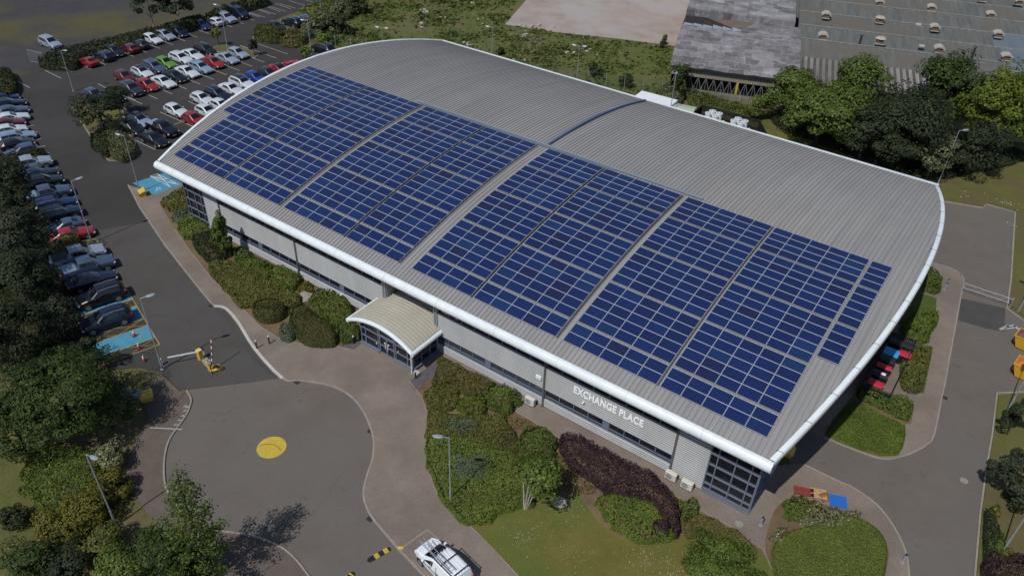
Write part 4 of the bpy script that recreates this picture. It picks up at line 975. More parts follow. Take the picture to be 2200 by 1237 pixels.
lamp_b(2015, 396, 7.6, 40, 'lamp post at the rear right corner of the roof in front of the dark tree')
lamp_b(2188, 668, 7.8, 150, 'lamp post on the verge by the swing barrier gate')
lamp_b(2163, 884, 7.8, 100, 'lamp post at the lower right road edge leaning out of frame')
lamp_b(2150, 1190, 7.8, 160, 'pale lamp post in the lower right corner among the shrubs')
lamp_b(690, 24, 6.5, 200, 'farthest lamp post by the access road behind the bushes')
lamp_b(540, 15, 6.5, 200, 'lamp post behind the empty far bays')
# entry barrier
q = G(432, 772); e = empty('barrier_gate', (q[0], q[1], 0)); tag(e, 'yellow barrier machine with white arm lowered across the road', 'barrier')
MB().bbox((0, 0, .55), (.42, .42, 1.1), .04).build('cabinet', M['yellow'], e)
MB().bbox((0, 0, 1.13), (.46, .46, .08), .03).build('lid', mat('pale_yellow', (.62, .5, .2), .4), e)
MB().bbox((.0, .30, 1.05), (.3, .22, .26), .03).build('drive_box', M['dark_metal'], e)
tip = G(360, 768, .95)-np.array([q[0], q[1], 0]); tv = Vector((tip[0], tip[1], 0)); L_ = tv.length; an = math.atan2(tip[1], tip[0])
am = MB().box((0, 0, 0), (L_-.2, .07, .11)); o = am.build('arm', M['white_metal'], e); o.location = (math.cos(an)*(L_/2+.1), math.sin(an)*(L_/2+.1), .95); o.rotation_euler = (0, 0, an)
MB().box((0, 0, -.02), (.12, .05, .2)).build('bracket', M['white_metal'], o)
q = G(453, 795); e = empty('barrier_gate', (q[0], q[1], 0)); tag(e, 'slim yellow barrier machine with its red and white arm raised upright', 'barrier')
MB().bbox((0, 0, .5), (.36, .36, 1.0), .04).build('cabinet', M['yellow'], e)
MB().bbox((0, 0, 1.02), (.40, .40, .06), .02).build('lid', mat('pale_lid', (.62, .48, .26), .4), e)
m = MB()
for k in range(8): m.box((0, 0, .25+.5*k*.62), (.08, .06, .31), k % 2)
o = m.build('arm', [M['white_metal'], M['red_lens']], e); o.location = (.08, .24, .8); o.rotation_euler = (R(-14), R(-4), 0)
q = G(460, 797); e = empty('road_sign', (q[0]+.25, q[1]-.35, 0)); tag(e, 'dark entry sign with white ring symbol on a post by the barriers', 'sign')
MB().cyl((0, 0, 0), (0, 0, 1.5), .035, None, 8).build('post', M['dark_metal'], e)
sg = MB().bbox((0, 0, 1.35), (.5, .05, .55), .02).build('sign_board', mat('dark_sign', (.03, .03, .045), .4), e)
m = MB(); pts = [(.15*math.cos(t), -.03, 1.38+.15*math.sin(t)) for t in np.linspace(0, 6.283, 18)]; m.tube(pts, .016, 5); m.tube([(-.1, -.032, 1.30), (.1, -.032, 1.47)], .014, 5); m.build('symbol', M['white_metal'], sg)
e.rotation_euler = (0, 0, R(15))
isl2 = MB().strip([G(430, 757)[:2], G(444, 780)[:2], G(462, 797)[:2]], .55, -.02, .10); o = isl2.build('barrier_island', M['kerb']); tag(o, kind='structure')
q = G(466, 795); e = empty('guard_hoop', (q[0], q[1], .0), R(55)); tag(e, 'low yellow guard hoop on the barrier island', 'guard hoop')
MB().tube([(-.35, 0, .1), (-.35, 0, .5), (-.22, 0, .62), (.22, 0, .62), (.35, 0, .5), (.35, 0, .1)], .05, 8).build('hoop', M['yellow'], e, smooth=50); MB().bbox((0, 0, .13), (1.1, .35, .1), .04).build('base', M['yellow'], e)
# bollards
def bollard(u, v, label, steel=False, h=.95):
    q = G(u, v, .1); e = empty('bollard', (q[0], q[1], .1)); tag(e, label, 'bollard', 'steel path bollards' if steel else 'dark lit path bollards')
    if steel:
        MB().cyl((0, 0, 0), (0, 0, h-.1), .09, None, 14).cyl((0, 0, 0), (0, 0, .03), .15, None, 14).build('post', M['grey_metal'], e, smooth=40); MB().cyl((0, 0, h-.1), (0, 0, h), .092, .075, 14).build('cap', M['dark_metal'], e, smooth=40)
    else:
        MB().cyl((0, 0, 0), (0, 0, h-.12), .07, None, 12).build('post', M['black'], e, smooth=40); MB().cyl((0, 0, h-.12), (0, 0, h), .075, .06, 12).build('lamp_cap', M['lamp_glass'], e, smooth=40)
bollard(552, 748, 'dark bollard by the kerb, nearer to the barrier of the pair'); bollard(579, 738, 'dark bollard of the kerb pair that stands nearer to the hedge')
bollard(760, 738, 'dark bollard on the slate beside the porch left corner'); bollard(893, 813, 'dark bollard on the slate at the porch right corner')
bollard(1634, 1127, 'steel bollard on the pavement off the glazed corner', True); bollard(1939, 1207, 'steel bollard beside the kerb at the lower right', True)
bollard(2033, 615, 'steel bollard on the side pavement near the gate', True); bollard(2029, 622, 'second steel bollard beside the one near the gate, closer to the hedge', True)
# speed humps (rubber, bolted down)
def hump(pts, label):
    a, b = G(*pts[0])[:2], G(*pts[1])[:2]; d = b-a; L = np.linalg.norm(d); an = math.atan2(d[1], d[0]); e = empty('speed_hump', ((a[0]+b[0])/2, (a[1]+b[1])/2, .005), an); tag(e, label, 'speed hump', 'black and yellow speed humps')
    for k in range(4):
        w = L/4; c = -L/2+w*(k+.5)
        m = MB().bbox((c, 0, .03), (w-.01, .42, .06), .025)
        m.build('segment', M['yellow_paint'] if k in (1, 3) else M['black'], e)
    for s in (-1, 1): MB().cyl((s*L/2, 0, 0), (s*L/2, 0, .055), .21, .17, 16).build('end_cap', M['black'], e)
hump([(795, 1202), (834, 1180)], 'black and yellow rubber speed hump near the white van'); hump([(744, 1246), (757, 1233)], 'black and yellow speed hump at the bottom edge of the picture')
o = MB().bbox((0, 0, .13), (.42, .24, .06), .02, rz=.6).build('yellow_kerb_corner', M['yellow']); q = G(861, 1178); o.location = (q[0], q[1], 0); tag(o, 'small yellow painted kerb corner in front of the white van', 'kerb corner')
# drains
dn = 0
for (u, v, lab) in [(796, 926, 'rusty drain grate at the upper right of the turning circle'), (795, 1114, 'rusty drain grate at the lower right of the turning circle'), (453, 657, 'rusty drain grate at the start of the pale kerb'), (2029, 854, 'rusty drain grate on the right hand service road'), (638, 821, 'drain grate at the top of the turning circle kerb')]:
    q = G(u, v); m = MB(); m.box((0, 0, .012), (.5, .42, .008))
    for k in range(5): m.box((-.18+.09*k, 0, .018), (.03, .36, .008))
    o = m.build('drain_grate', mat('rusty_iron', (.035, .022, .018), .8)); o.location = (q[0], q[1], 0); tag(o, lab, 'drain', 'iron drain grates')
# grit bins
def grit(u, v, rz_, label, s=1.0):
    q = G(u, v, .1); e = empty('grit_bin', (q[0], q[1], .1), rz_); tag(e, label, 'grit bin', 'yellow grit bins')
    MB().add([(-.45*s, -.3*s, 0), (.45*s, -.3*s, 0), (.45*s, .3*s, 0), (-.45*s, .3*s, 0), (-.52*s, -.38*s, .5*s), (.52*s, -.38*s, .5*s), (.52*s, .38*s, .72*s), (-.52*s, .38*s, .72*s)], [(3, 2, 1, 0), (0, 1, 5, 4), (1, 2, 6, 5), (2, 3, 7, 6), (3, 0, 4, 7), (4, 5, 6, 7)]).build('bin', M['yellow'], e)
    MB().add([(-.55*s, -.42*s, .50*s), (.55*s, -.42*s, .50*s), (.55*s, .40*s, .74*s), (-.55*s, .40*s, .74*s), (-.5*s, -.36*s, .6*s), (.5*s, -.36*s, .6*s), (.5*s, .34*s, .84*s), (-.5*s, .34*s, .84*s)], [(3, 2, 1, 0), (0, 1, 5, 4), (1, 2, 6, 5), (2, 3, 7, 6), (3, 0, 4, 7), (4, 5, 6, 7)]).build('lid', M['yellow'], e)
    return e
e = grit(307, 420, R(-20), 'yellow grit bin with a grey front at the foot of the lamp post'); MB().box((0, -.40, .32), (.6, .05, .4)).build('front_panel', M['dark_metal'], e)
grit(1693, 975, R(95), 'yellow grit bin in the shade against the right end wall')
grit(317, 858, R(60), 'yellow grit bin with a white notice in tree shade near the barrier')
o = MB().bbox((0, 0, .55), (1.5, .6, 1.0), .04, rz=R(25)).bbox((0, 0, 1.08), (1.6, .7, .06), .02, rz=R(25)).build('utility_cabinet', mat('grey_cabinet', (.20, .23, .23), .5)); q = G(287, 862); o.location = (q[0], q[1], .0); tag(o, 'low grey green utility cabinet half under the big tree', 'cabinet')
o = MB().bbox((0, 0, .4), (.25, .12, .8), .03).build('marker_post', M['white_metal']); q = G(348, 784); o.location = (q[0], q[1], 0); tag(o, 'short white marker post beside the barrier lamp post', 'post')
# traffic cones
def cone(u, v, label):
    q = G(u, v); e = empty('traffic_cone', (q[0], q[1], .01)); tag(e, label, 'traffic cone', 'red and white traffic cones')
    MB().bbox((0, 0, .02), (.36, .36, .04), .01).build('base', M['black'], e); MB().cyl((0, 0, .04), (0, 0, .38), .15, .09, 14).build('cone', mat('cone_red', (.45, .04, .03), .5), e, smooth=40); MB().cyl((0, 0, .38), (0, 0, .68), .09, .04, 14).build('sleeve', M['white_metal'], e, smooth=40)
cone(289, 722, 'traffic cone on the empty lower blue bay'); cone(299, 749, 'traffic cone on the hatched strip below the blue bay'); cone(310, 776, 'traffic cone in tree shade beside the barrier lamp post')
# air conditioning units along the front wall
def ac(x, y, label):
    e = empty('air_conditioner', (x, y, .12)); tag(e, label, 'air conditioner', 'cream outdoor air conditioners by the wall')
    cr = mat('cream_casing', (.58, .56, .48), .5) if 'cream' not in M else M['cream']; M['cream'] = cr
    MB().bbox((0, 0, .48), (.95, .38, .78), .04).build('casing', cr, e); MB().cyl((-.12, -.195, .48), (-.12, -.21, .48), .27, None, 20).cyl((-.12, -.21, .48), (-.12, -.216, .48), .06, None, 10).build('fan_grille', M['grey_metal'], e)
    for s in (-.3, .3): MB().box((s, 0, .05), (.08, .36, .09)).build('foot', M['dark_metal'], e)
ac(48.35, -.62, 'cream air conditioner beside the downpipe by the lettering'); ac(61.75, -.62, 'cream air conditioner left of the pair near the glazed corner'); ac(63.15, -.68, 'cream air conditioner right of the pair near the glazed corner')
o = MB().bbox((48.75, -.16, 3.2), (.55, .16, .42), .03).build('alarm_box', M['white_metal']); tag(o, 'small white box on the wall left of the lettering', 'alarm box')
o = MB().bbox((53.2, -.20, 3.0), (.16, .3, .1), .03).build('wall_light', M['white_metal']); tag(o, 'small white light on the wall under the lettering', 'wall light')
o = MB().bbox((25.1, -.2, .9), (.22, .3, .12), .03).build('wall_light', M['white_metal']); tag(o, 'small white light low on the wall left of the porch', 'wall light')
# pallets and crates by the corner bed
red = mat('red_crate', (.22, .035, .03), .6); blu = mat('blue_pallet', (.02, .14, .50), .5)
def pallet(u, v, an, label, m, tilt=0.0, n=8, w=1.2, d=1.0):
    q = G(u, v, .12); e = empty('pallet', (q[0], q[1], .12), R(an)); tag(e, label, 'pallet', 'pallets and boards by the corner bed')
    mb = MB()
    for k in range(n): mb.box((0, -d/2+d*(k+.5)/n, .13), (w, d/n*.78, .025))
    mb.build('deck', m, e); b2 = MB()
    for k in (-1, 0, 1): b2.box((k*w*.44, 0, .06), (.1, d, .1)); 
    b2.build('bearer', m, e)
    if tilt: e.rotation_euler = (R(tilt), 0, R(an))
    return e
pallet(1726, 1057, 22, 'flat dark red crate, leftmost of the items by the corner bed', red, 0, 2, 1.5, .9); pallet(1758, 1062, 24, 'bare wooden pallet between the red crate and the blue pallet', M['wood'], 0, 7)
pallet(1772, 1068, 55, 'small reddish board leaning on the wooden pallet', mat('rust_board', (.20, .075, .03), .7), 12, 3, .8, .7); pallet(1800, 1078, 22, 'bright blue pallet at the right of the items by the corner bed', blu, 6, 9, 1.3, 1.1)
# bin store with bins
q = [G(1862, 834)[:2], G(1919, 850)[:2], G(1973, 735)[:2], G(1923, 715)[:2]]; cx, cy = sum(k[0] for k in q)/4, sum(k[1] for k in q)/4
BX0, BX1, BY0, BY1 = 70.75, 73.2, 18.3, 27.6
e = empty('bin_store_fence', ((BX0+BX1)/2, (BY0+BY1)/2, .02)); tag(e, 'black slatted fence round the open topped bin store', 'fence'); ox, oy = (BX0+BX1)/2, (BY0+BY1)/2
for nm, (a, b) in dict(w=((BX0, BY0), (BX0, BY1)), e=((BX1, BY0), (BX1, BY1)), s=((BX0, BY0), (BX1, BY0)), n=((BX0, BY1), (BX1, BY1))).items():
    m = MB(); d = math.hypot(b[0]-a[0], b[1]-a[1]); n = int(d/.16)
    for k in range(n): t = (k+.5)/n; m.box((a[0]+(b[0]-a[0])*t-ox, a[1]+(b[1]-a[1])*t-oy, .75), (.12 if nm in 'sn' else .03, .03 if nm in 'sn' else .12, 1.45))
    for z in (.3, 1.3): m.box(((a[0]+b[0])/2-ox, (a[1]+b[1])/2-oy, z), (max(abs(b[0]-a[0]), .07), max(abs(b[1]-a[1]), .07), .08))
    m.build('slat_panel', M['black'], e)
for xx in (BX0, BX1):
    for yy in (BY0, BY1): MB().box((xx-ox, yy-oy, .8), (.1, .1, 1.6)).build('post', M['black'], e)
tag(MB().sheet([(BX0+.05, BY0+.05), (BX1-.05, BY0+.05), (BX1-.05, BY1-.05), (BX0+.05, BY1-.05)], .016).build('bin_store_floor', M['brick_paving']), kind='structure')
def bin_(x, y, lid, label, h=1.2, w=1.25, d=.9, rz_=0):
    e = empty('wheeled_bin', (x, y, .03), rz_); tag(e, label, 'wheeled bin', 'large wheeled bins in the store')
    dk = M['black']; MB().add([(-w*.44, -d*.4, .15), (w*.44, -d*.4, .15), (w*.44, d*.4, .15), (-w*.44, d*.4, .15), (-w/2, -d/2, h), (w/2, -d/2, h), (w/2, d/2, h), (-w/2, d/2, h)], [(3, 2, 1, 0), (0, 1, 5, 4), (1, 2, 6, 5), (2, 3, 7, 6), (3, 0, 4, 7), (4, 5, 6, 7)]).build('bin', dk, e)
    m = MB(); P = [(-d/2-.03, 0), (-d*.2, .11), (d*.2, .12), (d/2+.03, .02)]
    for (a, za), (b, zb) in zip(P[:-1], P[1:]): m.quad((-w/2-.03, a, h+za), (w/2+.03, a, h+za), (w/2+.03, b, h+zb), (-w/2-.03, b, h+zb))
    m.build('lid', lid, e)
    for sx in (-1, 1):
        for sy in (-1, 1): MB().cyl((sx*w*.36-.03, sy*d*.3, .09), (sx*w*.36+.03, sy*d*.3, .09), .09, None, 10).build('wheel', M['tyre'], e)
rl_ = mat('red_bin_lid', (.42, .02, .05), .45); bl_ = mat('blue_bin_lid', (.05, .27, .60), .4); kl_ = mat('black_bin_lid', (.02, .02, .023), .45)
bin_(71.75, 19.45, rl_, 'bin with a red lid nearest the open end of the store'); bin_(71.75, 20.95, kl_, 'black lidded bin with a white sticker between the two red lids'); bin_(71.75, 22.25, rl_, 'narrow red lidded bin behind the stickered black one', d=.7)
bin_(71.75, 23.45, kl_, 'black lidded bin in front of the blue lidded bin'); bin_(71.75, 24.75, bl_, 'bin with the blue lid', d=1.2); bin_(72.85, 25.25, rl_, 'red lidded bin standing alone at the outer side of the store', w=1.0); bin_(71.8, 26.65, kl_, 'black lidded bin at the far end of the store'); bin_(72.85, 26.75, kl_, 'black lidded bin at the far outer corner of the store', w=.95)
o = MB().bbox((71.95, 20.95, 1.37), (.42, .34, .02), .006).build('sticker', M['white_metal']); o.name = 'paper_sheet'; tag(o, 'white sheet lying on a black bin lid', 'paper')
# swing barrier gate
A, Bq = G(2066, 627)[:2], G(2168, 661)[:2]; d = Bq-A; L = float(np.hypot(*d)); an = math.atan2(d[1], d[0]); e = empty('swing_gate', (A[0], A[1], 0), an); tag(e, 'galvanised two bar swing gate closed across the service road', 'gate')
MB().cyl((0, 0, .55), (L, 0, .55), .03, None, 10).cyl((0, 0, 1.1), (L, 0, 1.1), .028, None, 10).build('bars', M['grey_metal'], e, smooth=40)
MB().cyl((L*.28, 0, .55), (L*.45, 0, 1.1), .022, None, 6).cyl((L*.28, 0, .55), (L*.2, 0, 1.1), .022, None, 6).cyl((L*.72, 0, .55), (L*.6, 0, 1.1), .022, None, 6).cyl((L*.72, 0, .55), (L*.9, 0, 1.1), .022, None, 6).build('braces', M['grey_metal'], e)
for k in (0, L): MB().cyl((k, 0, 0), (k, 0, 1.25), .06, None, 10).build('post', M['grey_metal'], e, smooth=40)
MB().bbox((L-.1, 0, .7), (.2, .22, .2), .03).build('counterweight', M['dark_metal'], e)
# machinery at the right edge
def skip_(u, v, an, label, c1, c2, s=1.0):
    """hook-lift waste container: sloped ends, rim, side ribs, end hatches"""
    q = G(u, v); e = empty('waste_skip', (q[0], q[1], .02), R(an)); tag(e, label, 'skip', 'orange and yellow plant at the right edge')
    w, l, h = 1.7*s, 3.4*s, 1.35*s
    P = [(-l*.36, -w*.45, .1), (l*.36, -w*.45, .1), (l*.36, w*.45, .1), (-l*.36, w*.45, .1), (-l/2, -w/2, h), (l/2, -w/2, h), (l/2, w/2, h), (-l/2, w/2, h)]
    MB().add(P, [(3, 2, 1, 0), (0, 1, 5, 4), (1, 2, 6, 5), (2, 3, 7, 6), (3, 0, 4, 7)]).build('body', c1, e)
    m = MB()
    for s_ in (-1, 1): m.box((0, s_*w/2, h), (l+.1, .09, .1)); m.box((s_*l/2, 0, h+.003), (.09, w, .1))
    for k in range(5): m.box((-l*.3+l*.15*k, -w*.485, h*.55), (.07, .09, h*.85))
    m.build('rim', c1, e); y_ = 0
    MB().add([(-l/2+.05, -w/2+.05, h+.04), (l/2-.05, -w/2+.05, h+.04), (l/2-.05, w/2-.05, h+.04), (-l/2+.05, w/2-.05, h+.04), (-l*.3, 0, h+.32), (l*.3, 0, h+.32)], [(0, 1, 5, 4), (2, 3, 4, 5), (1, 2, 5), (3, 0, 4)]).build('cover', c2, e)
    for s_ in (-1, 1): MB().bbox((-l*.455, s_*w*.22, h*.62), (.22, w*.36, h*.42), .02).build('end_hatch', M['red_lens'], e)
og = mat('orange_paint', (.50, .15, .02), .5); yo = mat('amber_paint', (.52, .30, .02), .5); br = mat('brown_cover', (.16, .06, .045), .6)
skip_(2213, 752, -10, 'yellow ended machine with a brown cover at the right edge', yo, br, .95); skip_(2214, 815, -8, 'yellow and orange skip at the right edge beside the road', yo, og, 1.0)
# rear plant: container roof, green cabinet, black fence, condensers
def at8(u, v, z): return G(u, v, z)
c = [G(1357, 212, 3.0), G(1372, 197, 3.0), G(1447, 218, 3.0)]
e = empty('storage_container', (24.6, 58.6, 0)); tag(e, 'white flat roofed container close behind the rear eave', 'container')
cc = (G(1372, 197, 2.7)+G(1436, 235, 2.7))/2; e.location = (cc[0], cc[1], 0)
w_ = float(np.linalg.norm(G(1372, 197, 2.7)-G(1447, 218, 2.7))); e.rotation_euler = (0, 0, R(3))
MB().bbox((0, 0, 1.3), (w_, 4.6, 2.6), .03).build('body', M['white_metal'], e); mm = MB()
for k in range(16): mm.box((-w_/2+w_*(k+.5)/16, -2.31, 1.3), (w_/40, .06, 2.3))
mm.build('side_ribs', M['grey_metal'], e); MB().bbox((0, 0, 2.65), (w_+.1, 4.7, .1), .03).build('roof_sheet', M['white_metal'], e); MB().bbox((w_/2+.02, 0, 1.2), (.06, 2.2, 2.2), .01).build('door', M['white_metal'], e)
cc = G(1470, 232, 2.2); e = empty('switch_kiosk', (cc[0], cc[1], 0), R(12)); tag(e, 'pale green kiosk right of the white container', 'kiosk'); gm_ = mat('pale_green_kiosk', (.38, .43, .33), .5)
MB().bbox((0, 0, 1.05), (3.0, 2.6, 2.1), .04).build('body', gm_, e)
MB().add([(-1.6, -1.4, 2.1), (1.6, -1.4, 2.1), (1.6, 1.4, 2.1), (-1.6, 1.4, 2.1), (-1.6, 0, 2.3), (1.6, 0, 2.3)], [(0, 1, 5, 4), (2, 3, 4, 5), (1, 2, 5), (3, 0, 4)]).build('roof_sheet', gm_, e); MB().box((0, -1.31, 1.0), (1.2, .05, 1.7)).build('door', gm_, e)
CO = G(1512, 225, 1.8); e = empty('plant_screen_fence', (CO[0], CO[1], 0)); tag(e, 'black slatted screen fence behind the rear condensers', 'fence')
pts = [G(1487, 245, 1.8), G(1510, 226, 1.8), G(1632, 258, 1.8), G(1650, 292, 1.8)]
for a, b in zip(pts[:-1], pts[1:]):
    m = MB(); dd = b-a; L = float(np.linalg.norm(dd)); n = int(L/.17); an = math.atan2(dd[1], dd[0])
    for k in range(n): t = (k+.5)/n; p = a+dd*t-CO; m.box((p[0], p[1], .95), (.12, .03, 1.8), 0, an)
    for z in (.4, 1.6): p = (a+b)/2-CO; m.box((p[0], p[1]-.03, z), (L, .05, .09), 0, an)
    m.build('slat_panel', M['black'], e)
def condenser(u, v, label):
    z = 3.2; q = G(u, v-3, z); e = empty('condenser_unit', (q[0], q[1], 0), R(-8)); tag(e, label, 'condenser', 'white cylindrical condensers behind the building')
    MB().bbox((0, 0, .85), (1.9, 1.9, 1.1), .05).build('casing', M['grey_metal'], e)
    for sx in (-.54, .54):
        for sy in (-.54, .54):
            o = MB().cyl((sx, sy, 1.4), (sx, sy, 3.15), .45, None, 20).cyl((sx, sy, 3.06), (sx, sy, 3.2), .49, None, 20).cyl((sx, sy, 1.85), (sx, sy, 1.92), .45, None, 20).build('fan_stack', M['white_metal'], e, smooth=40)
            MB().cyl((sx, sy, 3.2), (sx, sy, 3.212), .36, None, 20).build('fan', M['grey_metal'], o); MB().cyl((sx, sy, 3.212), (sx, sy, 3.23), .17, None, 14).build('hub', M['white_metal'], o)
    MB().cyl((1.25, -1.2, 2.0), (1.25, .9, 2.0), .2, None, 12).build('duct', M['white_metal'], e, smooth=40)
condenser(1534, 246, 'cluster of four white fan stacks nearer the kiosk'); condenser(1589, 262, 'cluster of four white fan stacks nearer the big tree')
# field fence with posts, mesh gate panel at far left
FA, FB = G(655, 92), G(1180, 168); e = empty('mesh_fence', (FA[0], FA[1], 0)); tag(e, 'green wire mesh fence between the field and the rear strip', 'fence')
dd = FB-FA; L = float(np.linalg.norm(dd)); u_ = dd/L; L2 = 92.0; wm_ = mat('green_wire', (.045, .085, .065), .6)
m = MB(); n = int(L2/3)
for k in range(n+1):
    p = u_*3*k; MB().cyl((p[0], p[1], -.02), (p[0], p[1], 2.1), .045, None, 6).build('post', M['grey_metal'], e)
wz = MB()
for z in np.arange(.1, 2.05, .24): wz.tube([(0, 0, z), tuple(u_*L2+np.array([0, 0, z]))], .012, 4)
for k in range(int(L2/.5)): p = u_*.5*k; wz.cyl((p[0], p[1], .05), (p[0], p[1], 2.0), .008, None, 4)
wz.build('wire_mesh', wm_, e)
A, Bq = G(57, 108, 1.9), G(80, 113, 1.9); e = empty('mesh_gate', (A[0], A[1], 0)); tag(e, 'grey mesh gate panel standing open at the end of the far hedge', 'gate')
dd = G(90, 138)-G(66, 133); dd = dd/np.linalg.norm(dd)*3.2; m = MB()
A0_ = G(66, 133); e.location = (A0_[0], A0_[1], 0)
m.cyl((0, 0, 0), (0, 0, 2), .04, None, 8).cyl((dd[0], dd[1], 0), (dd[0], dd[1], 2), .04, None, 8).cyl((0, 0, .1), (dd[0], dd[1], .1), .03, None, 6).cyl((0, 0, 1.95), (dd[0], dd[1], 1.95), .03, None, 6); m.build('gate_frame', M['grey_metal'], e)
m = MB()
for k in range(22): t = k/22; m.cyl((dd[0]*t, dd[1]*t, .1), (dd[0]*t, dd[1]*t, 1.95), .009, None, 4)
for z in np.arange(.2, 1.9, .2): m.cyl((0, 0, z), (dd[0], dd[1], z), .009, None, 4)
m.build('wire_mesh', M['grey_metal'], e)
# stones in the beds
def rock(u, v, s, label, m=None):
    q = G(u, v, .1); mb = MB(); vs_ = []; n = 10; rr = random.Random(int(u*7+v))
    for i in range(5):
        t = math.pi*(i+.5)/5-math.pi/2
        for j in range(n): a = 2*math.pi*j/n; k = s*(.8+.4*rr.random()); vs_.append((k*math.cos(t)*math.cos(a), k*.8*math.cos(t)*math.sin(a), k*.55*math.sin(t)+s*.2))
    fs = [(i*n+j, i*n+(j+1) % n, (i+1)*n+(j+1) % n, (i+1)*n+j) for i in range(4) for j in range(n)]+[tuple(range(4*n, 5*n))]
    o = mb.add(vs_, fs).build('boulder', m or M['kerb'], None); o.location = (q[0], q[1], .1); tag(o, label, 'boulder')
rock(659, 642, .85, 'pale boulder between the hedges left of the porch'); rock(1200, 1080, .7, 'grey boulder on the lawn beside the multi stemmed tree'); rock(1288, 972, .3, 'small pale stone at the edge of the purple hedge')
o = MB().bbox((0, 0, .35), (1.1, .5, .6), .05).build('concrete_block', M['kerb_white']); q = G(775, 668); o.location = (q[0], q[1]+.3, .1); tag(o, 'pale concrete block against the wall beside the porch', 'block')

for (u, v, lab) in [(1588, 1125, 'round manhole cover in the pavement by the glazed corner'), (2072, 1030, 'round manhole cover in the service road')]:
    q = G(u, v, .1); z_ = .103 if v > 1100 else .006; o = MB().cyl((0, 0, 0), (0, 0, .008), .32, None, 24).cyl((0, 0, .008), (0, 0, .012), .27, None, 24).build('manhole_cover', M['kerb']); o.location = (q[0], q[1], z_); tag(o, lab, 'manhole cover')
# ================================================================ derelict works beyond the field (two things: patched shed, ribbed sheds)
WU = np.array([math.cos(R(19.6)), math.sin(R(19.6)), 0]); WV = np.array([-math.sin(R(19.6)), math.cos(R(19.6)), 0])
H0 = 4.8; WO = G(1446, 138, H0); WO = np.array([WO[0], WO[1], 0.0])
def wl_(u, v, z): return tuple(u*WU+v*WV+np.array([0, 0, z]))
def w_uv(px_, py_, z): d = G(px_, py_, z)-WO; return float(d@WU), float(d@WV)
M['patched'] = None
def patched():
    m, nt, b = new_mat('patched_felt_roof'); setc(b, (.2, .2, .2), .9, 0, .2)
    g = nt.nodes.new('ShaderNodeTexCoord'); mp = nt.nodes.new('ShaderNodeMapping'); nt.links.new(g.outputs['Object'], mp.inputs['Vector']); mp.inputs['Rotation'].default_value = (0, 0, R(-19.6))
    wob = _noise(nt, .5, 4, .65, mp.outputs['Vector'])
    ad = nt.nodes.new('ShaderNodeVectorMath'); ad.operation = 'MULTIPLY_ADD'; nt.links.new(wob.outputs['Color'], ad.inputs[0]); ad.inputs[1].default_value = (1.9, 1.9, 0); nt.links.new(mp.outputs['Vector'], ad.inputs[2])
    tones = []
    for sc_, c1, c2, mo in ((1.0, (.125, .12, .12), (.25, .245, .25), .05), (.57, (.75, .75, .76), (1.2, 1.2, 1.2), .0)):
        br_ = nt.nodes.new('ShaderNodeTexBrick'); br_.inputs['Scale'].default_value = sc_; br_.inputs['Brick Width'].default_value = 2.1; br_.inputs['Row Height'].default_value = 1.35; br_.inputs['Mortar Size'].default_value = mo; br_.inputs['Bias'].default_value = 0; br_.inputs['Mortar Smooth'].default_value = .6
        br_.inputs['Color1'].default_value = (*c1, 1); br_.inputs['Color2'].default_value = (*c2, 1); br_.inputs['Mortar'].default_value = (.30, .30, .31, 1); nt.links.new(ad.outputs[0], br_.inputs['Vector']); tones.append(br_)
    c = _mix(nt, 1.0, tones[0].outputs['Color'], tones[1].outputs['Color'], 'MULTIPLY')
    n = _noise(nt, .4, 6, .7); k = _ramp(nt, n.outputs['Fac'], [(.3, (.62, .61, .60)), (.72, (1.3, 1.3, 1.32))]); c = _mix(nt, 1.0, c, k.outputs['Color'], 'MULTIPLY')
    n2 = _noise(nt, 1.1, 5, .7, dist=1.2); k2 = _ramp(nt, n2.outputs['Fac'], [(.56, (0, 0, 0)), (.66, (.7, .7, .7))]); c = _mix(nt, k2.outputs['Color'], c, (.27, .27, .285))
    nt.links.new(c, b.inputs['Base Color']); return m
def streaky(name, c1, c2, stain):
    m, nt, b = new_mat(name); setc(b, c1, .85, 0, .25)
    g = nt.nodes.new('ShaderNodeTexCoord'); mp = nt.nodes.new('ShaderNodeMapping'); nt.links.new(g.outputs['Object'], mp.inputs['Vector']); mp.inputs['Rotation'].default_value = (0, 0, R(-19.6)); 
    m2 = nt.nodes.new('ShaderNodeMapping'); nt.links.new(mp.outputs['Vector'], m2.inputs['Vector']); m2.inputs['Scale'].default_value = (1.7, .10, 1)
    n = _noise(nt, 1.0, 4, .6, m2.outputs['Vector']); r = _ramp(nt, n.outputs['Fac'], [(.35, c1), (.65, c2)])
    n2 = _noise(nt, .13, 3, .6); f = _ramp(nt, n2.outputs['Fac'], [(.45, (0, 0, 0)), (.65, (1, 1, 1))])
    c = _mix(nt, f.outputs['Color'], r.outputs['Color'], stain); nt.links.new(c, b.inputs['Base Color']); return m
M['patched'] = patched(); M['works_roof'] = streaky('grey_green_works_roof', (.085, .092, .090), (.130, .132, .122), (.118, .106, .088))
M['works_blue'] = streaky('blue_grey_roof_sheet', (.10, .13, .155), (.12, .15, .175), (.11, .14, .16)); M['asbestos'] = streaky('corrugated_sheet', (.17, .165, .155), (.25, .24, .225), (.13, .12, .11))
M['works_clad'] = streaky('weathered_ribbed_cladding', (.24, .215, .165), (.30, .27, .21), (.19, .165, .125)); M['moss'] = noisy('pale_lichen', (.18, .18, .165), (.25, .25, .23), 1.5, 6)
shed = empty('derelict_shed', tuple(WO)); tag(shed, 'derelict shed with a patched felt roof, a collapsed corner and ribbed walls', 'building')
VL = 17.0; UL = w_uv(1722, 145, H0+.6)[0]; UN = w_uv(2146, 110, H0+1.8)[0]
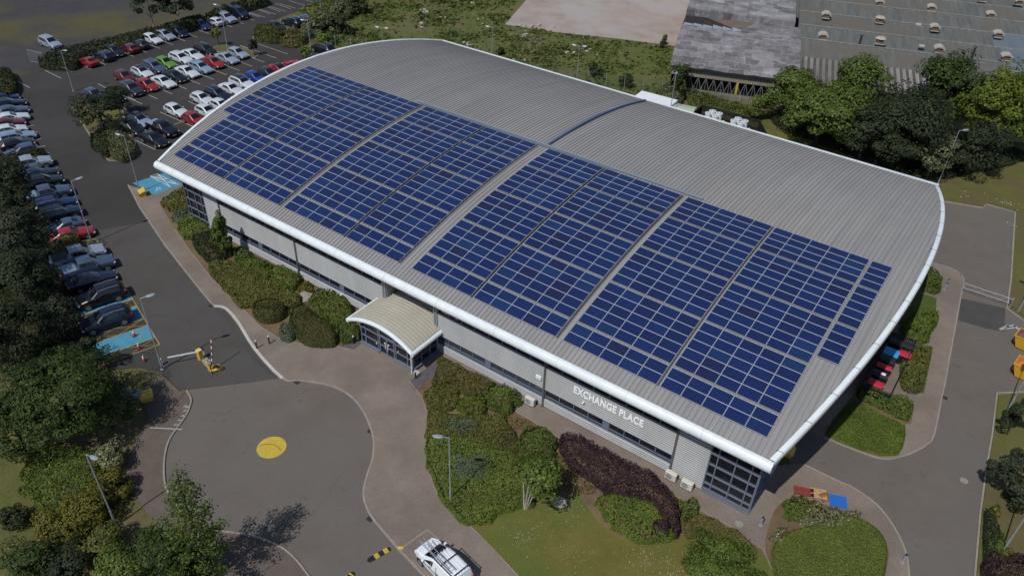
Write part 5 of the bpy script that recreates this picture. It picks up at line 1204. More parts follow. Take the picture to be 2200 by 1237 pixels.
# near slope climbs quickly, then flattens (curved sheet), then a second bay behind a fallen valley
PROF = [(-.5, H0), (1.2, H0+.7), (3.2, H0+1.35), (6, H0+1.85), (9.5, H0+2.15), (13, H0+2.2)]
m = MB(); nu = 18; rr = random.Random(3)
Z = {}
def pz_(i, k): return Z.setdefault((i, k), PROF[k][1]+rr.uniform(-.09, .09))
for i in range(nu):
    for k in range(len(PROF)-1):
        u0, u1 = -.4+UL*i/nu, -.4+UL*(i+1)/nu; a, b = PROF[k], PROF[k+1]
        m.quad(wl_(u0, a[0], pz_(i, k)), wl_(u1, a[0], pz_(i+1, k)), wl_(u1, b[0], pz_(i+1, k+1)), wl_(u0, b[0], pz_(i, k+1)))
# the part right of the hole goes on, the second bay rises behind
m.quad(wl_(9, 13, H0+2.2), wl_(UL-.4, 13, H0+2.2), wl_(UL-.4, 19.5, H0+2.0), wl_(11.5, 19.5, H0+2.0))
for (v0, z0, v1, z1) in ((19.5, H0+2.9, 27, H0+3.3), (27, H0+3.3, 36, H0+3.1), (36, H0+3.1, 58, H0+3.0)):
    for i in range(nu): u0, u1 = -.4+(UL-1)*i/nu, -.4+(UL-1)*(i+1)/nu; m.quad(wl_(u0, v0, z0), wl_(u1, v0, z0), wl_(u1, v1, z1), wl_(u0, v1, z1))
m.quad(wl_(-.4, 19.5, H0+1.4), wl_(UL-1.4, 19.5, H0+2.0), wl_(UL-1.4, 19.5, H0+2.9), wl_(-.4, 19.5, H0+2.9))
m.build('roof', M['patched'], shed)
# collapsed corner: dark sheet painted for the shade in the hole, fallen sheets, bare boards
hd = noisy('hole_shade_sheet', (.018, .016, .015), (.05, .042, .036), 1.2, 8); hb = noisy('fallen_blue_sheets', (.22, .25, .31), (.30, .33, .39), 1.0, 5); hw = noisy('bare_roof_boards', (.12, .095, .075), (.17, .135, .105), 1.0, 6)
m = MB().quad(wl_(-.4, 13.6, H0+2.0), wl_(9.5, 13.1, H0+2.1), wl_(3.2, 19.4, H0+1.9), wl_(-.4, 19.4, H0+1.9)); m.build('roof_hole_shade', hd, shed)
m = MB().quad(wl_(3.2, 19.4, H0+1.88), wl_(9.5, 13.1, H0+2.08), wl_(11.5, 19.5, H0+1.9), wl_(11, 19.4, H0+1.95)); m.build('bare_boards', hw, shed)
m = MB()
for k in range(6): m.quad(wl_(-.2+1.6*k, 12.9, H0+2.25-.02*k), wl_(1.35+1.6*k, 12.8, H0+2.25), wl_(1.3+1.6*k, 14.6-.1*k+rr.uniform(-.4, .3), H0+2.12), wl_(-.2+1.6*k, 14.9+rr.uniform(-.4, .3), H0+2.12))
m.build('loose_sheets', hb, shed)
# walls: upper and lower ribbed bands, open strip between with trusses and yellow posts
m = MB()
def band(u0, u1, z0, z1, v=0.0):
    n = int((u1-u0)/.35)
    for k in range(n):
        a = u0+(u1-u0)*k/n; b = u0+(u1-u0)*(k+.5)/n; c = u0+(u1-u0)*(k+1)/n
        m.quad(wl_(a, v, z0), wl_(b, v-.09, z0), wl_(b, v-.09, z1), wl_(a, v, z1)); m.quad(wl_(b, v-.09, z0), wl_(c, v, z0), wl_(c, v, z1), wl_(b, v-.09, z1))
band(0, UL-1, 3.25, H0-.12); band(0, UL-1, 0, 1.35); m.quad(wl_(0, 0, 0), wl_(0, 55, 0), wl_(0, 55, H0+2), wl_(0, 0, H0-.1)); m.build('ribbed_wall', M['works_clad'], shed)
MB().add([wl_(-.4, -.55, H0-.05), wl_(UL-1, -.55, H0-.05), wl_(UL-1, -.55, H0-.28), wl_(-.4, -.55, H0-.28), wl_(-.4, 0, H0-.28), wl_(UL-1, 0, H0-.28)], [(3, 2, 1, 0), (4, 5, 2, 3)]).build('gutter', M['dark_metal'], shed)
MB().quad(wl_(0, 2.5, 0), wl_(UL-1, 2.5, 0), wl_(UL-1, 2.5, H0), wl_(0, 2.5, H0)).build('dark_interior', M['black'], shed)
m = MB(); P = []
for k in range(int((UL-1)/1.2)):
    a = k*1.2; m.tube([wl_(a, .12, 1.35), wl_(a+.6, .12, 3.25)], .05, 4); m.tube([wl_(a+.6, .12, 3.25), wl_(a+1.2, .12, 1.35)], .05, 4); m.tube([wl_(a+.6, .12, 1.35), wl_(a+.6, .12, 3.25)], .035, 4)
m.build('lattice_truss', mat('grey_truss', (.20, .19, .17), .7), shed)
for u in (2.2, 10.2, 18.2): MB().box(wl_(u, .02, 2.3), (.34, .2, 1.95), 0, R(19.6)).build('yellow_post', M['yellow_paint'], shed)
# ribbed sheds to the right: shallow parallel bays
sheds = empty('workshop_sheds', tuple(WO)); tag(sheds, 'long grey green workshop roofs in parallel bays dotted with ridge vents', 'building')
U0, U1 = UL-.6, 110.0
vb = [7.2, 13.0, 20.5, 28.5, 37.0, 46.0, 56.0, 68, 82]
m = MB(); bl = MB(); ms = MB()
for k in range(len(vb)-1):
    a, b = vb[k], vb[k+1]; zl, zh = H0+1.05, H0+2.35
    m.quad(wl_(U0-(2 if k > 2 else 0), a, zl), wl_(U1, a, zl), wl_(U1, b, zh), wl_(U0-(2 if k > 2 else 0), b, zh))
    m.quad(wl_(U0-(2 if k > 2 else 0), b, zh), wl_(U1, b, zh), wl_(U1, b+.15, zl), wl_(U0-(2 if k > 2 else 0), b+.15, zl))
    cp_ = wl_((U0+U1)/2, b-.05, zh+.03); ms.box(cp_, (U1-U0, .28, .05), 0, R(19.6))
    for j in range(420):
        u = U0+(U1-U0)*rr.random(); dd_ = rr.random()**2.2*1.3; l = .1+.5*rr.random()**2
        ms.box(wl_(u, b-.1-dd_, zh-(zh-zl)*dd_/(b-a)+.012), (l, .08+.25*rr.random(), .02), 0, R(19.6))
    if k in (0, 1, 2): bl.quad(wl_(UN, a+.05, zl+.03), wl_(U1, a+.05, zl+.03), wl_(U1, b-.1, zh+.01), wl_(UN, b-.1, zh+.01))
m.build('roof', M['works_roof'], sheds); bl.build('newer_roof_sheets', M['works_blue'], sheds); ms.build('lichen_patches', M['moss'], sheds)
m = MB(); n = int((U1-U0)/.9)
for k in range(n):
    a, b, c = U0+.9*k, U0+.9*k+.45, U0+.9*k+.9; z0, z1 = H0-.1, H0+1.25
    m.quad(wl_(a, -.3, z0), wl_(b, -.3, z0+.14), wl_(b, 7.2, z1+.14), wl_(a, 7.2, z1)); m.quad(wl_(b, -.3, z0+.14), wl_(c, -.3, z0), wl_(c, 7.2, z1), wl_(b, 7.2, z1+.14), 1)  # one side of each rib coloured darker to paint its shade
m.build('corrugated_slope', [M['asbestos'], noisy('shaded_corrugation_side', (.075, .072, .065), (.11, .105, .095), .6, 5)], sheds)
MB().quad(wl_(U0, 0, 0), wl_(U1, 0, 0), wl_(U1, 0, H0), wl_(U0, 0, H0)).quad(wl_(U1, 0, 0), wl_(U1, 80, 0), wl_(U1, 80, H0+1), wl_(U1, 0, H0)).build('ribbed_wall', M['works_clad'], sheds)
vm = noisy('rusty_vent', (.13, .075, .055), (.20, .14, .10), 2, 9); vp = noisy('pale_vent', (.32, .29, .25), (.42, .39, .34), 2, 9)
def vent(u, v, kind):
    """ridge vents are bolted to the sheds: parts, with their cap a sub-part"""
    q = w_uv(u, v, H0+2.4); c = wl_(q[0], q[1], H0+2.35)
    o = MB().box((c[0], c[1], c[2]+.3), (1.0, 1.1, .7), 0, R(19.6)).build('vent', vm if kind < 2 else vp, sheds)
    rz_ = Matrix.Rotation(R(19.6), 3, 'Z'); m = MB()
    if kind == 0:
        for (a, b, z0, z1) in ((-.8, -.35, .62, .95), (-.35, .35, .95, .95), (.35, .8, .95, .62)):
            P = [rz_ @ Vector(p)+Vector(c) for p in ((a, -.75, z0), (b, -.75, z1), (b, .75, z1), (a, .75, z0))]; m.add([tuple(p) for p in P], [(0, 1, 2, 3)])
            P = [rz_ @ Vector(p)+Vector(c) for p in ((a, -.75, z0-.25), (b, -.75, z1-.25), (b, -.75, z1), (a, -.75, z0))]; m.add([tuple(p) for p in P], [(0, 1, 2, 3)])
    else: m.cyl((c[0], c[1], c[2]+.75), (c[0], c[1], c[2]+.95), .85, .6, 16)
    m.build('vent_cap', vp, o)
    s = MB().box((c[0], c[1], c[2]-.03), (1.3, 1.6, .05), 0, R(19.6)).build('flashing', vp, o)
for k, (u, v, kd) in enumerate([(1774, 37, 0), (1767, 82, 0), (1889, 10, 0), (1889, 47, 1), (1890, 92, 1), (2000, 21, 0), (2007, 64, 0), (2016, 110, 0), (2127, 36, 0), (2143, 78, 0), (2160, 127, 0), (2188, 8, 0), (2110, 1, 0)]): vent(u, v, kd)
for u, v in [(1845, 100), (2087, 126)]:
    q = w_uv(u, v, H0+1.9); c = wl_(q[0], q[1], H0+1.7); o = MB().cyl((c[0], c[1], c[2]), (c[0], c[1], c[2]+1.9), .16, None, 10).cyl((c[0], c[1], c[2]+1.9), (c[0], c[1], c[2]+2.1), .3, .2, 10).build('flue', M['slate_flue'] if 'slate_flue' in M else M['dark_metal'], sheds)
    MB().box((c[0], c[1], c[2]+.06), (1.3, 1.3, .12), 0, R(19.6)).build('flashing', M['white_metal'], o)
for u, v in [(1973, 54), (1980, 100)]:
    q = w_uv(u, v, H0+2.3); c = wl_(q[0], q[1], H0+2.2); MB().bbox((c[0], c[1], c[2]+.15), (.9, .7, .4), .1, 0, R(19.6)).build('vent', vp, sheds)
# ================================================================ plants
LM = {}
LM['mid'] = leafmat('mid_green_leaves', (.028, .050, .010), (.085, .118, .022), (.13, .16, .035), gain=1.42)
LM['syc'] = leafmat('sycamore_leaves', (.016, .034, .009), (.050, .080, .016), (.095, .130, .028), gain=1.05)
LM['bright'] = leafmat('bright_green_leaves', (.048, .078, .010), (.125, .160, .018), (.17, .20, .03), gain=1.05)
LM['dark'] = leafmat('dark_leaves', (.010, .015, .008), (.026, .036, .014), (.048, .056, .026), gain=1.5)
LM['grey'] = leafmat('grey_green_leaves', (.045, .055, .026), (.105, .115, .055), (.15, .155, .09))
LM['carpet'] = leafmat('carpet_green_leaves', (.045, .072, .012), (.095, .130, .022), (.13, .15, .03), gain=1.45)
LM['olive'] = leafmat('olive_leaves', (.046, .054, .012), (.094, .098, .024), (.12, .12, .04), gain=1.5)
LM['clipped'] = leafmat('clipped_hedge_leaves', (.030, .036, .009), (.060, .064, .016), (.08, .08, .02), .15)
LM['purple'] = leafmat('purple_leaves', (.016, .008, .011), (.042, .022, .026), (.070, .042, .042), .15)
LM['yellow'] = leafmat('yellow_green_leaves', (.060, .060, .010), (.135, .125, .018), (.18, .16, .03), gain=1.05)
LM['heather'] = leafmat('heather_leaves', (.052, .056, .018), (.100, .094, .032), (.20, .14, .02))
LM['blue'] = leafmat('blue_green_leaves', (.050, .072, .045), (.095, .120, .075), (.14, .16, .12))
LM['cream'] = leafmat('cream_flowering_leaves', (.060, .070, .025), (.16, .165, .08), (.42, .41, .29))
LM['straw'] = leafmat('dry_grass', (.105, .075, .032), (.18, .14, .07), (.12, .12, .04))
LM['pine'] = leafmat('pine_needles', (.016, .022, .013), (.038, .046, .026), (.06, .068, .04))
LM['weed'] = leafmat('field_weeds', (.045, .062, .014), (.085, .105, .026), (.13, .115, .055), gain=1.3)

def leaves(name, P, N, S, m, parent=None, aspect=.72):
    """a cloud of leaf-sized faces, each with its own tone"""
    P = np.asarray(P, np.float64); N = np.asarray(N, np.float64); S = np.asarray(S, np.float64)
    N = N/np.maximum(np.linalg.norm(N, axis=1, keepdims=True), 1e-6)
    r = RNG.normal(size=P.shape); T = np.cross(N, r); T /= np.maximum(np.linalg.norm(T, axis=1, keepdims=True), 1e-6); Bt = np.cross(N, T)
    a = T*S[:, None]*.5; b = Bt*S[:, None]*.5*aspect; fold = N*S[:, None]*.12
    V = np.stack([P-a, P-b*1.0+fold, P+a, P+b*1.0+fold], 1).reshape(-1, 3); n = len(P)
    me = bpy.data.meshes.new(name); me.vertices.add(4*n); me.vertices.foreach_set('co', V.astype(np.float32).ravel())
    me.loops.add(4*n); me.loops.foreach_set('vertex_index', np.arange(4*n, dtype=np.int32))
    me.polygons.add(n); me.polygons.foreach_set('loop_start', np.arange(0, 4*n, 4, dtype=np.int32))
    at = me.attributes.new('rnd', 'FLOAT', 'FACE'); at.data.foreach_set('value', RNG.random(n).astype(np.float32))
    me.materials.append(m); me.update(calc_edges=True); me.validate()
    o = bpy.data.objects.new(name, me); col.objects.link(o)
    if parent is not None: o.parent = parent
    return o
def unit(n): d = RNG.normal(size=(n, 3)); return d/np.linalg.norm(d, axis=1, keepdims=True)
def crown_pts(rx, rzv, zc, n, nclump, flat=0.0, cr=.30, lo=.50, droop=0.0):
    C = unit(nclump); C[:, 2] = np.where(C[:, 2] < -.55, -C[:, 2], C[:, 2]); rad = lo+(1-lo)*RNG.random(nclump)**.6
    sq = 1+.28*np.sin(np.arctan2(C[:, 1], C[:, 0])*3+RNG.random()*6)*RNG.random()
    cen = C*rad[:, None]*np.array([rx, rx, rzv])*.80*np.stack([sq, sq, np.ones_like(sq)], 1)
    rr_ = cr*(.55+.75*RNG.random(nclump))
    k = RNG.integers(0, nclump, n); d = unit(n); d[:, 2] = d[:, 2]*.85+.18
    off = d*(rr_[k]*(.55+.45*RNG.random(n)**.5))[:, None]*np.array([rx, rx, rzv*.8])
    P = cen[k]+off; nr = d*.9+C[k]*.5+RNG.normal(size=(n, 3))*.32+np.array([0, 0, .35])
    P[:, 2] += zc; return P, nr
def trunk_mesh(h, r, limbs, spread, m, parent, lean=0.0):
    mb = MB(); rr_ = random.Random(int(h*100)+limbs); p = [(0, 0, -.05), (lean*.3, .05, h*.35), (lean*.6, -.05, h*.7), (lean, 0, h)]
    mb.tube(p, [r, r*.8, r*.6, r*.3], 8)
    for k in range(limbs):
        a = 2*math.pi*k/limbs+rr_.random(); z0 = h*(.35+.35*rr_.random()); s = spread*(.6+.4*rr_.random())
        q = (math.cos(a)*s, math.sin(a)*s, z0+spread*.55+rr_.random()*.5); mid = (q[0]*.45, q[1]*.45, z0+(q[2]-z0)*.6)
        mb.tube([(lean*.4, 0, z0), mid, q], [r*.5, r*.32, r*.12], 6)
    return mb.build('trunk', m, parent, smooth=60)
def tree(u, v, zc, rpx, rzv, m, label, name='broadleaf_tree', cat='tree', group=None, bark='bark', dens=1.0, ncl=26, cr=.30, h=None, base=None, lo=.5, sz=1.0):
    c = G(u, v, zc); k = mpx(u, v, zc); rx = rpx*k; b = G(*base)[:2] if base else c[:2]
    e = empty(name, (c[0], c[1], 0)); tag(e, label, cat, group); edge = max(.14, .0027*np.linalg.norm(c-CAM))*sz
    n = int(min(20000, dens*1.25*4*math.pi*rx*(rx*.45+rzv*.55)/(edge*edge*.5)))
    P, N = crown_pts(rx, rzv, zc, n, ncl, cr=cr, lo=lo); P[:, 2] = np.maximum(P[:, 2], .12)
    leaves('crown', P, N, edge*(.7+.6*RNG.random(n)), LM[m], e)
    trunk_mesh(max(zc+rzv*.3, 1.0) if h is None else h, max(.07, rx*.045), 5, rx*.6, M[bark], e)
    return e
def shrub(u, v, rpx, rzv, m, label, group=None, name='shrub', zc=None, dens=1.1, ncl=16, cat='shrub'):
    zc = rzv*.55 if zc is None else zc
    return tree(u, v, zc, rpx, rzv, m, label, name, cat, group, 'bark', dens, ncl, .36, h=zc+.2, lo=.35)
def inside(P, poly):
    x, y = P[:, 0], P[:, 1]; r = np.zeros(len(P), bool); n = len(poly)
    for i in range(n):
        (x0, y0), (x1, y1) = poly[i], poly[(i+1) % n]
        c = ((y0 > y) != (y1 > y)) & (x < (x1-x0)*(y-y0)/((y1-y0) if y1 != y0 else 1e-9)+x0); r ^= c
    return r
def edge_dist(P, poly):
    d = np.full(len(P), 1e9); n = len(poly)
    for i in range(n):
        a = np.array(poly[i]); b = np.array(poly[(i+1) % n]); ab = b-a; t = np.clip(((P-a)@ab)/max(ab@ab, 1e-9), 0, 1); d = np.minimum(d, np.linalg.norm(P-(a+t[:, None]*ab), axis=1))
    return d
def bumps(P, seed, s):
    r_ = np.random.default_rng(seed); z = np.zeros(len(P))
    for k in range(6): f = s*(.6+r_.random()*1.6); a = r_.random()*6.28; z += np.sin((P[:, 0]*math.cos(a)+P[:, 1]*math.sin(a))*f+r_.random()*6.28)
    return z/6
def mound(pts, h, m, label, cat='hedge', name='hedge', edge=.5, group=None, rough=.22, sz=1.0, tilt=.52, dens=1.0, z0=.1, smooth_=True, kind=None, lift=.5):
    """clipped hedge or low carpet: a raised body under a skin of leaves"""
    poly = GP(pts, z0+h*lift); poly = smooth_line(poly, 3, True) if smooth_ else poly
    if rough > .15: poly = [(x_+RNG.normal()*.14, y_+RNG.normal()*.14) for x_, y_ in poly]
    A = np.array(poly); c = A.mean(0); lo_, hi = A.min(0), A.max(0); dist = np.linalg.norm(np.array([c[0], c[1], 0])-CAM); e_ = max(.12, .0022*dist)*sz
    seed = int(abs(c[0]*31+c[1]*17)) % 9999; step = max(.22, min(.5, h*.35))
    def height(P, d): return h*np.clip(np.maximum(d, 0)/edge, 0, 1)**.45*(1+rough*bumps(P, seed, 1.6)+rough*.35*bumps(P, seed+1, 5))
    gx, gy = np.arange(lo_[0]-step, hi[0]+step, step), np.arange(lo_[1]-step, hi[1]+step, step)
    X, Y = np.meshgrid(gx, gy, indexing='ij'); Pg = np.stack([X.ravel(), Y.ravel()], 1); ins = inside(Pg, poly); d = edge_dist(Pg, poly)
    Z = np.where(ins, height(Pg, d-.05)*.93, -.05).reshape(X.shape); I = ins.reshape(X.shape)
    mb = MB(); vid = {}
    def vtx(i, j):
        if (i, j) not in vid: vid[(i, j)] = len(mb.v); mb.v.append((float(gx[i]-c[0]), float(gy[j]-c[1]), float(max(Z[i, j], 0))))
        return vid[(i, j)]
    for i in range(len(gx)-1):
        for j in range(len(gy)-1):
            if I[i, j]+I[i+1, j]+I[i, j+1]+I[i+1, j+1] >= 3: mb.f.append([vtx(i, j), vtx(i+1, j), vtx(i+1, j+1), vtx(i, j+1)]); mb.m.append(0)
    e = empty(name, (c[0], c[1], z0)); tag(e, label, cat, group, kind)
    if mb.f: mb.build('foliage_body', LM[m], e, smooth=80)
    area = float(abs(np.sum(A[:, 0]*np.roll(A[:, 1], -1)-np.roll(A[:, 0], -1)*A[:, 1]))/2); n = int(min(34000, dens*2.2*area/(e_*e_*.5)))
    P = lo_+RNG.random((n*3, 2))*(hi-lo_); P = P[inside(P, poly)][:n]; d = edge_dist(P, poly); z = height(P, d)
    per = np.roll(A, -1, 0)-A; L = np.linalg.norm(per, axis=1); ns = int(dens*1.6*L.sum()*h/(e_*e_*.5)); k = RNG.choice(len(A), ns, p=L/L.sum()); t = RNG.random(ns)
    Ps = A[k]+per[k]*t[:, None]; out = np.stack([per[k][:, 1], -per[k][:, 0]], 1)/L[k][:, None]
    if np.sum(A[:, 0]*np.roll(A[:, 1], -1)-np.roll(A[:, 0], -1)*A[:, 1]) < 0: out = -out
    zs = h*RNG.random(ns)*.92; ins_ = (.03+.25*edge*(zs/h)**2)[:, None]; Ps = Ps-out*ins_
    V = np.concatenate([np.column_stack([P, z+RNG.normal(size=len(P))*e_*.25]), np.column_stack([Ps, zs])]); N = np.concatenate([np.tile([0, 0, 1.0], (len(P), 1)), np.column_stack([out, np.full(ns, .35)])])+RNG.normal(size=(len(V), 3))*tilt
    V -= np.array([c[0], c[1], 0]); V[:, 2] = np.maximum(V[:, 2], .02)
    leaves('leaves', V, N, e_*(.7+.6*RNG.random(len(V))), LM[m], e)
    return e
gc = 'low ground cover in the front bed'
# ---- front bed right of the porch
mound([(948, 768), (990, 785), (1035, 808), (1062, 825), (1045, 850), (1020, 850), (985, 840), (950, 835), (926, 818), (935, 795)], .7, 'heather', 'brownish heather with orange tips beside the porch', 'shrub', 'heather_bed', .6, rough=.35)
mound([(915, 838), (945, 822), (968, 828), (988, 850), (985, 872), (960, 882), (925, 877), (914, 857)], .55, 'olive', 'olive green mound just below the heather by the porch', 'ground cover', 'ground_cover', .7)
mound([(985, 858), (1020, 850), (1042, 860), (1050, 876), (1030, 892), (995, 887)], .6, 'bright', 'lime green mound in the upper part of the front bed', 'ground cover', 'ground_cover', .6)
mound([(1045, 838), (1075, 828), (1105, 838), (1118, 856), (1110, 873), (1085, 882), (1050, 866)], 1.1, 'mid', 'dark green rounded bush against the front wall path', 'shrub', 'shrub', .7, rough=.35)
mound([(920, 882), (960, 883), (1000, 890), (1050, 888), (1085, 895), (1100, 930), (1080, 962), (1010, 965), (940, 955), (917, 935)], .5, 'olive', 'mixed olive bank in the middle of the front bed', 'ground cover', 'ground_cover', .8, rough=.4)
mound([(965, 900), (1010, 895), (1030, 915), (1000, 935), (965, 930)], .75, 'blue', 'small blue green drift in the olive bank', 'ground cover', 'ground_cover', .8, rough=.35)
mound([(918, 945), (960, 938), (1020, 945), (1060, 958), (1110, 972), (1140, 1000), (1146, 1040), (1152, 1078), (1100, 1092), (1050, 1115), (1000, 1122), (960, 1088), (935, 1052), (918, 1000)], .65, 'carpet', 'large bright green carpet around the front lamp post', 'ground cover', 'ground_cover', .7, rough=.3)
mound([(965, 975), (1030, 975), (1060, 1000), (1050, 1035), (995, 1040), (958, 1008)], .82, 'blue', 'silvery blue green patch in the bright carpet by the lamp post', 'ground cover', 'ground_cover', .9, rough=.3)
mound([(1115, 932), (1150, 918), (1185, 935), (1191, 965), (1178, 990), (1150, 1008), (1130, 985), (1112, 960)], 1.25, 'mid', 'rounded dark green bush beside the purple hedge', 'shrub', 'shrub', .9, rough=.3)
mound([(1060, 930), (1105, 925), (1120, 960), (1130, 985), (1110, 975), (1075, 962)], .7, 'heather', 'brownish scrubby patch left of the rounded dark bush', 'shrub', 'heather_bed', .7, rough=.5)
mound([(1128, 988), (1160, 1005), (1182, 1030), (1186, 1062), (1160, 1062), (1145, 1020)], .7, 'mid', 'ivy like strip running down from the rounded dark bush', 'ground cover', 'ground_cover', .5, rough=.35)
mound([(1090, 892), (1130, 900), (1155, 918), (1130, 925), (1100, 915)], .2, 'straw', 'straw coloured dry grass at the edge of the wall path', 'grass', 'dry_grass', .4, rough=.5)
mound([(1190, 990), (1215, 975), (1225, 1010), (1280, 1040), (1275, 1065), (1225, 1055), (1195, 1040)], .16, 'straw', 'straw coloured dry grass below the purple hedge', 'grass', 'dry_grass', .5, rough=.5)
mound([(1205, 945), (1222, 934), (1245, 937), (1275, 955), (1310, 972), (1350, 995), (1395, 1015), (1425, 1045), (1450, 1078), (1461, 1115), (1456, 1152), (1436, 1120), (1410, 1085), (1370, 1068), (1330, 1058), (1290, 1040), (1255, 1015), (1215, 985)], 1.35, 'purple', 'long dark purple leaved hedge along the front path', 'hedge', 'purple_hedge', .6, rough=.28, lift=.55)
mound([(1281, 1066), (1330, 1060), (1372, 1070), (1410, 1088), (1436, 1122), (1455, 1156), (1400, 1162), (1350, 1152), (1320, 1132), (1295, 1105)], .7, 'carpet', 'green bank in front of the purple hedge', 'ground cover', 'ground_cover', .6, rough=.35)
shrub(1420, 1140, 22, .9, 'purple', 'small purple bush poking out of the green bank', None)
mound([(1462, 1082), (1490, 1072), (1506, 1090), (1492, 1108), (1466, 1112)], .8, 'mid', 'small leafy bush by the path near the glazed corner', 'shrub', 'shrub', .6, rough=.4)
mound([(1425, 1062), (1445, 1060), (1462, 1078), (1452, 1090), (1432, 1078)], .35, 'yellow', 'yellowish tuft at the path edge beside the purple hedge', 'shrub', 'heather_bed', .5, rough=.5)
mound([(1462, 1115), (1520, 1100), (1560, 1128), (1605, 1155), (1560, 1160), (1480, 1162)], .18, 'heather', 'low orange brown cover between the purple hedge and the path', 'ground cover', 'ground_cover', .5, rough=.5)
tree(1545, 1215, 1.3, 92, 1.3, 'mid', 'broad feathery green shrub at the bottom edge of the lawn', 'shrub', 'shrub', ncl=44, cr=.24, lo=.25, h=1.2, dens=1.3)
# ---- bed left of the porch
mound([(345, 432), (370, 416), (396, 404), (404, 430), (412, 450), (380, 456), (358, 446)], .5, 'olive', 'mown looking green mound beside the blue bay', 'ground cover', 'ground_cover', .7)
mound([(370, 466), (395, 452), (419, 458), (412, 474), (385, 480)], .7, 'blue', 'grey green patch under the left glazed corner', 'ground cover', 'ground_cover', .6)
mound([(384, 482), (420, 464), (442, 480), (452, 496), (432, 506), (400, 512)], .65, 'carpet', 'bright green block under the left glazed corner', 'ground cover', 'ground_cover', .6)
mound([(408, 513), (450, 500), (472, 506), (486, 525), (480, 552), (446, 562), (425, 537)], .9, 'dark', 'dark mixed bushes below the slim upright tree', 'shrub', 'shrub', .7, rough=.5)
mound([(455, 515), (480, 512), (500, 530), (490, 548), (465, 545)], 1.0, 'mid', 'green bush at the foot of the slim upright tree', 'shrub', 'shrub', .7, rough=.4)
mound([(500, 540), (530, 538), (548, 553), (578, 566), (588, 588), (560, 597), (520, 572)], 1.0, 'mid', 'row of leafy bushes along the wall right of the slim upright tree', 'shrub', 'shrub', .8, rough=.5)
mound([(446, 566), (475, 558), (505, 565), (540, 580), (580, 600), (622, 620), (648, 640), (640, 655), (600, 662), (560, 655), (520, 658), (495, 640), (470, 606)], .85, 'olive', 'large olive green block of cover left of the porch', 'ground cover', 'ground_cover', .8, rough=.3)
mound([(578, 582), (610, 574), (640, 590), (646, 606), (622, 622), (590, 606)], .95, 'carpet', 'mid green clipped block against the wall left of the porch', 'hedge', 'hedge', .6)
mound([(540, 664), (553, 650), (588, 645), (609, 654), (613, 672), (592, 685), (560, 685)], 1.15, 'clipped', 'clipped oval dome hedge left of the porch', 'hedge', 'clipped_hedge', .9, rough=.08, sz=.8, tilt=.45)
mound([(621, 682), (636, 662), (662, 660), (680, 680), (708, 694), (723, 714), (720, 735), (690, 738), (660, 735), (640, 722), (624, 702)], 1.15, 'clipped', 'long clipped hedge nearest to the porch', 'hedge', 'clipped_hedge', .8, rough=.08, sz=.8, tilt=.45)
mound([(598, 708), (610, 697), (628, 700), (636, 715), (625, 728), (605, 726)], .9, 'blue', 'round blue green ball shrub at the pavement edge', 'shrub', 'shrub', .9, rough=.12)
mound([(664, 642), (690, 624), (720, 630), (746, 650), (757, 680), (740, 700), (702, 686), (680, 666)], 1.0, 'mid', 'leafy green bushes between the long clipped hedge and the wall', 'shrub', 'shrub', .8, rough=.45)
mound([(722, 702), (745, 690), (771, 702), (768, 726), (742, 732), (726, 722)], 1.1, 'mid', 'rounded green bush at the left corner of the porch', 'shrub', 'shrub', .8, rough=.4)
mound([(640, 612), (655, 605), (672, 618), (660, 632), (645, 628)], .4, 'yellow', 'yellowish low plants by the wall left of the pale boulder', 'shrub', 'shrub', .5, rough=.5)
# small conifer at the wall
c = G(487, 558); e = empty('upright_tree', (c[0], c[1], .1)); tag(e, 'slim upright tree standing against the silver wall', 'tree')
P, N = crown_pts(1.25, 2.7, 3.1, 5200, 40, cr=.30, lo=.2); tz = np.clip((P[:, 2]-.6)/5.4, 0, 1); P[:, :2] *= (1.15-.62*tz)[:, None]
leaves('crown', P, N, .14+.13*RNG.random(len(P)), LM['mid'], e); MB().cyl((0, 0, 0), (0, 0, 5), .1, .03, 8).build('trunk', M['bark'], e)
# multi-stemmed tree on the lawn
c = G(1127, 1096); e = empty('multi_stemmed_tree', (c[0], c[1], .1)); tag(e, 'small multi stemmed tree with pale stems on the front lawn', 'tree')
mb = MB(); q = [( -.5, .3), (-.15, .6), (.35, .35), (.1, .1), (.6, .8)]
for k, (x, y) in enumerate(q): mb.tube([(x*.15, y*.15, 0), (x*.6, y*.7, 1.5), (x*1.3, y*1.5, 3.4)], [.07, .05, .02], 6)
mb.build('trunk', M['pale_bark'], e, smooth=60)
P, N = crown_pts(2.1, 1.6, 3.3, 3200, 18, cr=.38, lo=.4); P += np.array([.35, .7, 0]); leaves('crown', P, N, .17+.14*RNG.random(len(P)), LM['mid'], e)
